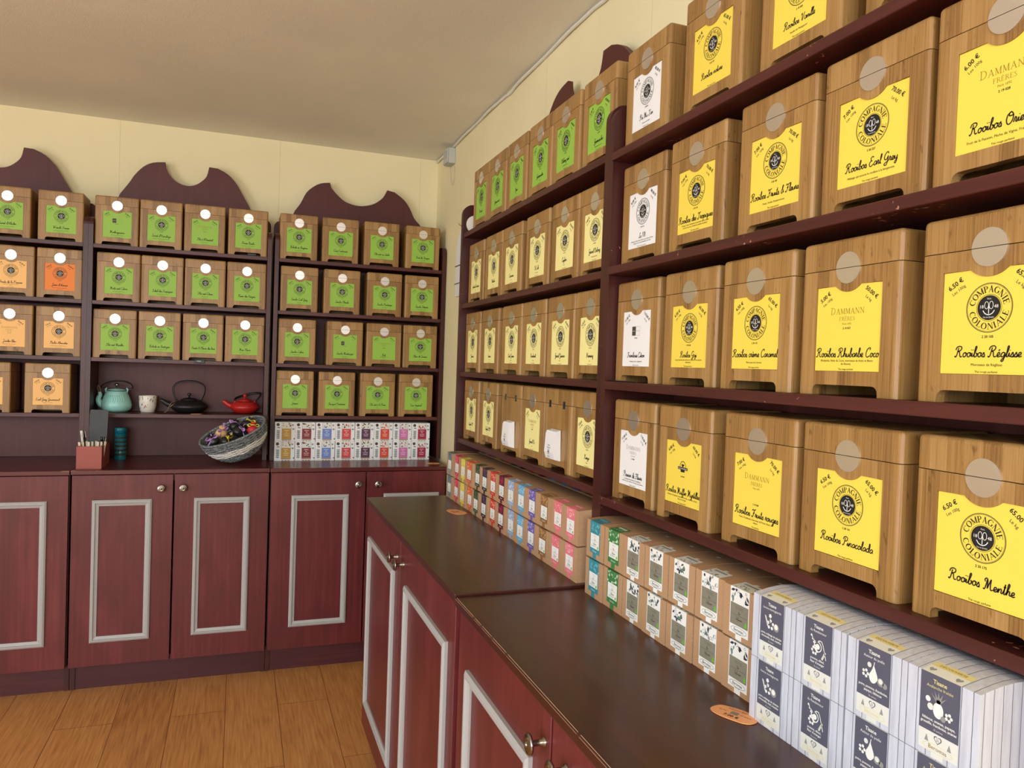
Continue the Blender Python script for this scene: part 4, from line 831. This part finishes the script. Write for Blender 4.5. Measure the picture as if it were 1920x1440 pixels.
# white berry-print cartons under the corner unit
QW, QD, QH = .0872, .100, .0868
Q_CARTON = carton_mesh(QW, QD, QH, 'paper_white', 0)
QC = [('mustard', (196, 150, 40)), ('brick red', (140, 46, 50)), ('periwinkle blue', (112, 138, 206)), ('coral red', (214, 72, 76)), ('plum', (92, 54, 86)), ('orange red', (220, 76, 52)), ('pink', (214, 120, 180)), ('crimson', (168, 30, 70))]
def berry_art(c, k):
    a = Art(); x0, x1 = 30, 70; r_ = random.Random(k)
    a.rect(x0, x1, 12, 58, cm(c), 1); a.rect(x0, x1, 6, 12, 'kraft_band', 1); a.rect(x0, x1, 58, 86, 'label_pale', 0)
    for _ in range(9): a.disc(r_.uniform(x0+3, x1-3), r_.uniform(61, 84), r_.uniform(2, 3.6), r_.choice([cm(c), 'ink_soft', cm(c)]), 1, 9)
    a.stroke([(x0, 6), (x0, 86)], .7, 'ink_soft', 3); a.stroke([(x1, 6), (x1, 86)], .7, 'ink_soft', 3)
    for j, l in enumerate(['Infusion', 'Bio', 'aux fruits', 'et fleurs']): a.sans(l, 50, 48-j*8, 4.2, 'ink_white', 0, True, 34)
    a.disc(13, 76, 7, 'ink_soft', 1, 14); a.shape([(9, 62), (21, 60), (21, 64), (12, 65)], 'ink_soft', 1)
    for j in range(5): a.shape([(14, 12+j*8), (6, 16+j*8), (12, 20+j*8)], 'leaf_grey', 1); a.shape([(14, 12+j*8), (23, 15+j*8), (16, 20+j*8)], 'leaf_grey', 1)
    a.stroke([(14, 6), (14, 48)], .8, 'leaf_grey'); a.disc(77, 74, 4.4, 'ink_grey', 1, 10); a.shape(heart(79, 56, 5), 'leaf_grey', 1); a.disc(84, 12, 3, 'ink_soft', 1, 8)
    for j in range(3): a.rect(32+j*13, 41+j*13, .8, 3.6, 'tan_print', 1)
    return a
GQ = 'white berry-print tea cartons under the corner shelf unit'
for i, (nm, c) in enumerate(QC):
    m = MB(); lay_wrap(berry_art(c, i), m, QW, QH, 0, QD); me = m.mesh('sticker')
    for lv in (0, 1):
        small_box('berry_print_carton', 'b', -.7762+i*.0890+rnd.uniform(0, .0015), -.2706+rnd.uniform(0, .004), .8803+lv*.0872, Q_CARTON, me, QW, QH, 0, QD, 'white berry-print tea carton with %s panel, %s layer' % (nm, ('lower', 'upper')[lv]), GQ)

# ------------------------------------------------------------------ teapots and cup
def lid_knob(m, mat, c, z): m.lathe([(.004, z), (.004, z+.008), (.008, z+.012), (.009, z+.017), (.006, z+.021), (.0001, z+.022)], mat, c, 16)
ZS = 1.0832
def aqua():
    t = thing('teapot', 'round aqua glazed teapot with dark bail handle, left on the teapot shelf', 'teapot', (-1.4310, -.13, ZS)); m = MB()
    pr = [(.032, 0), (.046, .003), (.057, .014), (.0605, .028), (.0600, .034), (.0575, .045), (.051, .066), (.044, .082), (.038, .090), (.036, .092)]
    m.lathe(pr, 'aqua_glaze', n=40)
    m.tube(catmull([(-.050, 0, .030), (-.064, 0, .036), (-.070, 0, .055), (-.064, 0, .072), (-.067, 0, .086)], 4), [.016-.0006*i for i in range(17)], 'aqua_glaze', 14)
    for k in range(9):
        a = -PI/2+(k-4)*.16
        m.tube([(.0585*math.cos(a)*.99, .0585*math.sin(a)*.99, .042+.004*(k % 2)), (.054*math.cos(a+.05), .054*math.sin(a+.05), .058), (.048*math.cos(a-.04), .048*math.sin(a-.04), .074)], .0011, 'aqua_glaze', 5)
    m.build('pot_body', t)
    for s in (-1, 1):
        m = MB(); m.tube([(s*.040, 0, .084), (s*.043, 0, .098), (s*.038, 0, .104)], .004, 'aqua_glaze', 8); m.build('lug', t)
    m = MB(); m.lathe([(.0365, .0925), (.036, .096), (.026, .100), (.008, .103), (.004, .104)], 'aqua_glaze', n=32); m.lathe([(.0372, .0905), (.0378, .0925), (.0366, .094)], 'black_iron', n=32); l = m.build('pot_lid', t)
    m = MB(); lid_knob(m, 'knob_metal', (0, 0, 0), .103); m.build('knob', l)
    m = MB(); pts = [(-.040, -.0, .102)]+[(.062*math.cos(a)*1.0, .055*math.sin(PI-a) if 0 else .045*math.sin(a), .104+.030*math.sin(a)) for a in [PI-PI*k/16 for k in range(17)]]+[(.040, 0, .102)]
    m.tube(catmull(pts, 2), .0024, 'black_iron', 8); m.build('handle', t)
    m = MB(); m.tube(catmull([(-.069, -.004, .086), (-.0735, -.01, .104), (-.069, -.012, .114), (-.064, -.01, .104), (-.060, -.008, .086)], 4), .0012, 'string', 6); m.build('string_loop', t)
aqua()
def iron(name, lab, cx, mat, R, h, hoop, hmat):
    t = thing('teapot', lab, 'teapot', (cx, -.13, ZS)); m = MB()
    m.lathe([(R*.5, 0), (R*.62, .002), (R*.85, h*.22), (R*.98, h*.42), (R, h*.52), (R*.95, h*.66), (R*.75, h*.86), (R*.48, h), (R*.44, h*1.01)], mat, n=44)
    n = 30
    for row in range(4):
        z = h*(.60+.09*row); rr = R*(.975-.085*row)
        for k in range(n):
            a = 2*PI*(k+.5*(row % 2))/n; m.lathe([(.0026, -.0006), (.0018, .0016), (.0001, .0024)], mat, (rr*math.cos(a), rr*math.sin(a), z), 6)
    m.tube(catmull([(-R*.8, 0, h*.55), (-R*1.12, 0, h*.68), (-R*1.38, 0, h*.92), (-R*1.5, 0, h*.98)], 4), [.014-.0006*i for i in range(13)], mat, 12); m.build('pot_body', t)
    m = MB(); m.lathe([(R*.45, h*1.0), (R*.45, h*1.05), (R*.3, h*1.16), (R*.1, h*1.2), (.003, h*1.2)], mat, n=32); l = m.build('pot_lid', t)
    m = MB(); lid_knob(m, mat, (0, 0, 0), h*1.18); m.build('knob', l)
    m = MB(); m.tube(catmull(hoop, 4), .0032, hmat, 8, flat=1.5); m.build('handle', t)
    for s in (-1, 1):
        p = hoop[0] if s < 0 else hoop[-1]; m = MB(); m.tube([(p[0]*.9, 0, h*.72), (p[0], p[1], p[2]+.004)], .005, mat, 8); m.build('lug', t)
    return t
R = .0785
bt = iron('teapot', 'black cast-iron teapot with tall hoop handle, between cup and red teapot', -1.140, 'black_iron', R, .056, [(-.052, 0, .054), (-.062, 0, .080), (-.066, 0, .108), (-.052, 0, .130), (-.024, 0, .140), (.016, 0, .141), (.046, 0, .132), (.064, 0, .112), (.060, 0, .082), (.048, 0, .054)], 'black_iron')
m = MB(); m.tube(catmull([(-.052, -.01, .050), (-.068, -.03, .046), (-.078, -.04, .030), (-.085, -.05, .010), (-.095, -.06, .004)], 4), .0012, 'string', 6); m.tube(catmull([(-.052, -.01, .050), (-.06, -.035, .040), (-.074, -.045, .026), (-.066, -.04, .036), (-.03, -.02, .052)], 4), .0012, 'string', 6); m.build('string_loop', bt)
iron('teapot', 'small red cast-iron teapot with dark folded handle, rightmost on the shelf', -.904, 'red_enamel', .0635, .056, [(-.044, 0, .054), (-.040, .030, .066), (-.016, .056, .076), (.026, .062, .088), (.060, .046, .092), (.069, .02, .086), (.058, .004, .070), (.044, 0, .054)], 'black_iron')
m = MB(); m.lathe([(.026, 0), (.0285, .002), (.033, .02), (.0355, .045), (.0360, .072), (.0352, .0735), (.0338, .072), (.0325, .045), (.030, .012), (.0001, .008)], 'ceramic', n=36)
rc = random.Random(5)
for k in range(26):
    a = rc.uniform(-PI*.95, -.05*PI); z = rc.uniform(.012, .064); rr = .0335+.0022*min(1, z/.045)+.0004+(.0008 if z > .03 else 0)*1; w = rc.uniform(.004, .010); mt = rc.choice(['ink_soft', 'ink_soft', 'tan_print', 'ink_red'])
    m.poly([(rr*math.cos(a)*1.01, rr*math.sin(a)*1.01, z), (rr*math.cos(a+w*12)*1.01, rr*math.sin(a+w*12)*1.01, z+w*.5), (rr*math.cos(a+w*14)*1.01, rr*math.sin(a+w*14)*1.01, z+w*1.4), (rr*math.cos(a+w*3)*1.01, rr*math.sin(a+w*3)*1.01, z+w)], mt)
tag(m.build('tea_cup'), 'small white patterned tea cup between the aqua and black teapots', 'cup').location = (-1.3075, -.13, ZS)
m = MB(); m.prism([(-.018, -.012), (.018, -.008), (.024, .002), (.012, .012), (-.014, .010), (-.024, 0)], 'xy', 0, .0015, 'tag_orange'); o = tag(m.build('price_tag'), 'small beige price tag lying in front of the black teapot', 'price tag'); o.location = (-1.105, -.222, ZS)

# ------------------------------------------------------------------ things on the back counter
ZC = .8812
t = thing('pen_holder', 'red-brown wooden box full of pens at left on back counter', 'pen holder', (-1.521, -.470, ZC)); m = MB(); w, dp, h = .088, .19, .088; q = .007
for a in ((0, w, 0, q, 0, h), (0, w, dp-q, dp, 0, h), (0, q, q, dp-q, 0, h), (w-q, w, q, dp-q, 0, h), (q, w-q, q, dp-q, 0, q)): m.box(*a, 'holder_wood')
m.build('holder_body', t)
m = MB(); m.prism([(-.033, 0), (.033, 0), (.033, .205)]+arc(.029, .209, .004, 0, 90, 2)+arc(-.029, .209, .004, 90, 180, 2), 'xz', 0, .006, 'slate'); o = tag(m.build('slate_board'), 'dark slate board standing upright in the wooden pen holder', 'board'); o.location = (-1.4700, -.350, ZC+.0110); o.rotation_euler = (-.04, .03, 0)
rc = random.Random(11)
for k in range(9):
    m = MB(); m.box(-.004, .004, -.001, .001, 0, .096, 'stick'); m.lathe([(.004, .0), (.004, .002)], 'stick', (0, 0, .094), 8)
    o = tag(m.build('wooden_stirrer'), 'pale wooden stirrer standing in the pen holder', 'stirrer', 'wooden stirrers in the pen holder'); o.location = (-1.506+.0083*k*.98, -.440+.014*(k % 3), ZC+.0075); o.rotation_euler = (rc.uniform(-.05, .05), (k-4)*.03, rc.uniform(-.1, .1))
for k, (x, y, tx, c) in enumerate([(-1.5035, -.392, -.14, 'pen_white'), (-1.489, -.385, -.22, 'pen_black'), (-1.444, -.400, .10, 'pen_black'), (-1.450, -.380, .03, 'pen_black')]):
    t = thing('pen', ['black and white pen leaning left, leftmost in the pen holder', 'dark pen leaning left beside the white-capped pen in the holder', 'black pen leaning right at the holder front corner', 'black pen behind the rightmost pen in the holder'][k], 'pen', (x, y, ZC+.0075), 0, None); t.rotation_euler = (0, tx*.8, 0)
    m = MB(); L_ = .135 if k < 2 else .108; m.lathe([(.001, 0), (.004, .012), (.0042, L_-.02), (.0042, L_-.02)], c, n=10); m.build('barrel', t)
    m = MB(); m.lathe([(.0046, L_-.022), (.0046, L_), (.003, L_+.002)], 'pen_white' if k == 0 else 'pen_black', n=10); m.box(.004, .0058, -.001, .001, L_-.026, L_, 'knob_metal'); m.build('cap', t)
t = thing('tea_tin', 'teal metal tea tin standing behind the wooden pen holder', 'tin', (-1.405, -.180, ZC)); m = MB()
m.lathe([(.0225, 0), (.023, .002), (.023, .112)], 'teal_tin', n=28)
for z in range(5): m.lathe([(.0234, .02+z*.018), (.0238, .024+z*.018), (.0234, .028+z*.018)], 'slate', n=28)
m.build('tin_body', t); m = MB(); m.lathe([(.0238, .1125), (.0238, .136), (.0225, .138), (.0001, .138)], 'teal_tin', n=28); m.build('tin_lid', t)
# wicker basket, tipped towards the room
t = thing('wicker_basket', 'oval grey and white wicker basket tipped forward on the back counter', 'basket', (-.908, -.345, ZC+.0375)); t.rotation_euler = (math.radians(19), math.radians(-22), math.radians(-3))
A0, B0, HB = .138, .105, .118; m = MB(); rows = 22; nn = 60
def brad(u): return .40+.60*(math.sin(u*PI/2)**.8)
for i in range(rows):
    u = (i+.5)/rows; f = brad(u); z = HB*u**1.15; mat = 'weave_white' if (9 <= i <= 14) else 'weave_grey'; pts = []
    for k in range(nn):
        a = 2*PI*k/nn; off = .0026*math.sin(2*PI*k/6+PI*(i % 2)); pts.append(((A0*f+off)*math.cos(a), (B0*f+off)*math.sin(a), z+.0012*math.sin(7*a+i)))
    m.tube(pts, .0034, mat, 6, True, .8)
for i in range(26):
    a = 2*PI*i/26; m.tube([(A0*brad(u)*math.cos(a), B0*brad(u)*math.sin(a), HB*u**1.15) for u in [k/8 for k in range(9)]], .0016, 'weave_grey', 5)
m.lathe([(.0001, .001), (.40, .001)], 'weave_grey', n=40, sx=A0, sy=B0); m.build('woven_wall', t)
m = MB(); m.lathe([(.70, .070), (.68, .080), (.45, .086), (.0001, .088)], 'slate', n=32, sx=A0, sy=B0); m.build('liner', t)
m = MB(); m.tube([(A0*1.01*math.cos(2*PI*k/48), B0*1.01*math.sin(2*PI*k/48), HB+.001) for k in range(48)], .0052, 'weave_grey', 8, True); m.build('rim', t)
BM = Matrix.LocRotScale(t.location, t.rotation_euler, None)
SACH = [((-.084, -.014, .112), 'pouch_black', 'ribbon_lilac', 'black tea sachet with lilac ribbon, leftmost in the wicker basket', (.027, .025)), ((-.048, .040, .112), 'wrap_peach', 'ribbon_lilac', 'peach wrapped sachet with tall lilac ribbon at the basket back', (.026, .025)), ((-.036, -.050, .108), 'pouch_black', 'ribbon_yellow', 'black tea sachet with yellow tie at the front of the basket', (.026, .024)),
 ((.020, -.006, .112), 'pouch_black', 'ribbon_lilac', 'black tea sachet with pale lilac bow in the basket centre', (.027, .026)), ((.062, .030, .112), 'pouch_black', 'ribbon_yellow', 'black tea sachet with yellow bow, right of the basket centre', (.027, .026)), ((.078, -.028, .104), 'wrap_red', 'ribbon_yellow', 'red and cream wrapped sachet at the right inside the basket', (.024, .022)), ((.008, .060, .110), 'pouch_black', 'ribbon_lilac', 'black tea sachet half hidden at the rear of the basket', (.024, .022))]
for k, (p, mt, rb, lab, (ra, rb2)) in enumerate(SACH):
    P = BM @ Vector(p); t = thing('tea_sachet', lab, 'tea sachet', P, 0, 'wrapped tea sachets in the basket'); t.rotation_euler = (.5, -.25+.2*(k % 3-1), .6*k)
    m = MB(); m.lathe([(.0001, -.019), (.6*ra, -.016), (ra, -.003), (.85*ra, .010), (.3*ra, .019), (.2*ra, .022), (.55*ra, .032), (.5*ra, .033)], mt, n=14, sy=rb2/ra)
    m.build('pouch', t); m = MB()
    for s in (-1, 1): m.tube(catmull([(0, 0, .021), (s*.014, -.004, .030), (s*.024, -.006, .026), (s*.016, -.006, .018), (0, -.002, .021)], 4), .0016, rb, 6, False, 2.6)
    m.tube(catmull([(0, 0, .021), (-.01, -.012, .012), (-.026, -.022, .004)], 4), .0015, rb, 6, False, 2.4); m.tube(catmull([(0, 0, .021), (.004, -.006, .036), (.002, -.004, .056 if k == 1 else .040)], 4), .0018, rb, 6, False, 2.4)
    m.tube([(.009*math.cos(2*PI*j/12), .009*math.sin(2*PI*j/12), .021) for j in range(12)], .002, rb, 6, True); m.build('ribbon', t)

# ------------------------------------------------------------------ price tags, bags, clips
def price_tag(loc, rz, lab, k=1.0, tilt=0):
    m = MB(); out = catmull([(-.036, -.004), (-.030, .014), (-.014, .019), (0, .021), (.014, .020), (.031, .014), (.036, -.002), (.028, -.017), (.008, -.020), (-.014, -.019), (-.030, -.014)], 3, True)
    m.prism([(a*k, b*k) for a, b in out], 'xy', 0, .0012, 'tag_orange'); a = Art(); a.sans('Infusion Bio', 0, 11, 4.2, 'ink_red', maxw=46); a.rect(-6, 6, -3.5, 6.5, 'sage', 1); a.sans('7.00 €', 0, -13.5, 6.4, 'ink', 0, True, 40); a.sans('En vrac', -18, 0, 3, 'ink_soft', maxw=16); a.sans('25 sachets', 18, 0, 3, 'ink_soft', maxw=18)
    a.lay(m, lambda x, y, e: (x*k/1000, y*k/1000, .0012+e)); o = tag(m.build('price_tag'), lab, 'price tag', 'orange price tags on the counters'); o.location = loc; o.rotation_euler = (tilt, 0, rz)
price_tag((-.2862, -2.950, .8750), math.radians(-62), 'orange cloud-shaped price tag on the near counter beside the plank-print cartons', .9)
price_tag((-.2850, -1.545, .8805), math.radians(-75), 'orange price tag on the far right-wall counter beside the coloured kraft cartons', 1.15)
price_tag((-.0800, -.415, .8805), 0, 'orange price tag at the corner end of the back counter', .9)
def paper_bag(s, z, lab):
    t = thing('paper_bag', lab, 'paper bag', W('r', s, -.1905, z), RZ('r'), 'white paper bags fixed to reversed boxes'); m = MB()
    prof = [(0, 0), (-.016, .004), (-.021, .02), (-.018, .066), (-.015, .072), (-.002, .076)]
    m.prism(prof, 'yz', 0, .056, 'paper_white')
    m.faces([(.0, -.0155, .071), (.012, -.019, .0745), (.026, -.016, .0725), (.036, -.020, .0755), (.046, -.017, .073), (.056, -.0155, .0735), (.056, -.012, .070), (0, -.012, .070)], [(0, 1, 2, 3, 4, 5, 6, 7)], 'paper_white'); m.build('bag_body', t)
    a = Art(); a.ring(28, 22, 6, .8, 'ink_soft', 1, 16); a.disc(28, 22, 3, 'ink_soft', 1, 10); a.sans('Sachet', 28, 36, 4, 'ink_soft'); a.sans('dégustation', 28, 30.5, 3.4, 'ink_soft', maxw=40); a.sans('Offert', 28, 8, 4, 'ink_soft'); m = MB()
    a.lay(m, lambda x, y, e: (x/1000, -.0212-e+(y-20)/1000*.065 if y > 20 else -.0212-e, y/1000)); m.build('bag_print', t)
paper_bag(1.732, 1.1075, 'white folded paper bag fixed to the reversed box, left one of two')
paper_bag(2.060, 1.1120, 'white folded paper bag fixed to the reversed box, right one of two')
m = MB(); m.bbox(-.021, .021, -.008, 0, -.012, .002, 'plastic_black', .001, 1); m.box(-.010, .006, -.0085, -.008, -.004, -.001, 'plastic_grey'); o = tag(m.build('shelf_clip'), 'small black clip on the shelf edge above the black teapot', 'clip'); o.location = (-1.096, -.2455, 1.3185)
m = MB(); m.bbox(-.018, .018, -.006, .0, .0, .010, 'plastic_black', .001, 1); o = tag(m.build('shelf_clip'), 'small black clip under the fourth top-shelf box of the middle unit', 'clip'); o.location = (-.893, -.2385, 1.7912)
m = MB(); m.bbox(0, .120, -.009, 0, 0, .0025, 'plastic_black', .0008, 1); o = tag(m.build('label_strip'), 'thin black strip on the third shelf in front of the white-labelled box', 'strip'); o.location = W('r', 2.392, -.2015, 1.3162); o.rotation_euler = (0, 0, -PI/2)
m = MB(); m.prism([(.031*math.cos(2*PI*k/28), .031*math.sin(2*PI*k/28)) for k in range(28)], 'xz', -.0012, .0012, 'ceramic'); o = tag(m.build('round_disc'), 'white round disc leaning on the far upright beside the leftmost box', 'disc'); o.location = (-.170, -1.2560, 1.800+.0312)

# ------------------------------------------------------------------ wall fittings
m = MB(); pts = []
rc = random.Random(2)
for k in range(60):
    y = -.01-k*.055; pts.append((-.007-.002*math.sin(k*.9)-.001*rc.random(), y, H-.008-.004*(.5+.5*math.sin(k*.37))-(.006 if k in (20, 34, 35) else 0)))
m.tube(catmull(pts, 2), .0055, 'plastic_white', 8); tag(m.build('electric_cable'), 'white cable running along the ceiling corner above the right-wall shelves', 'cable')
t = thing('junction_box', 'small white electrical junction box high on the wall near the corner', 'junction box', (0, -.300, 2.322)); m = MB(); m.bbox(-.034, -.0005, -.040, .040, -.036, .036, 'plastic_grey', .003, 2); m.build('housing', t)
m = MB(); m.bbox(-.040, -.0345, -.038, .038, -.034, .034, 'plastic_grey', .002, 1)
for a in (-.028, .028):
    for b in (-.024, .024): m.lathe([(.004, 0), (.004, .002)], 'plastic_white', (-.042, a, b), 8)
m.build('cover', t); m = MB(); m.tube(catmull([(-.01, .02, -.036), (-.004, .03, -.06), (-.003, .01, -.12), (-.003, -.02, -.13), (-.004, -.04, -.10), (-.004, -.035, -.05), (-.008, -.03, -.036)], 4), .0009, 'plastic_grey', 5); m.build('loose_wire', t)
t = thing('hanging_sleeve', 'white plastic sleeve with black ties hanging on the wall beside the far upright', 'sleeve', (-.004, -.455, 1.65)); m = MB()
m.prism([(0, .0), (-.12, .0), (-.12, .26), (-.07, .30), (-.02, .26), (0, .2)], 'yz', -.010, 0, 'paper_white'); m.build('sleeve_body', t)
m = MB()
for z in (.055, .135): m.box(-.012, -.0102, -.125, .008, z, z+.004, 'plastic_black')
m.build('tie', t); m = MB(); m.tube(catmull([(-.004, -.07, .298), (-.004, -.05, .315), (-.004, -.02, .325), (-.004, .0, .335)], 3), .0012, 'plastic_black', 5); m.build('hook_wire', t)
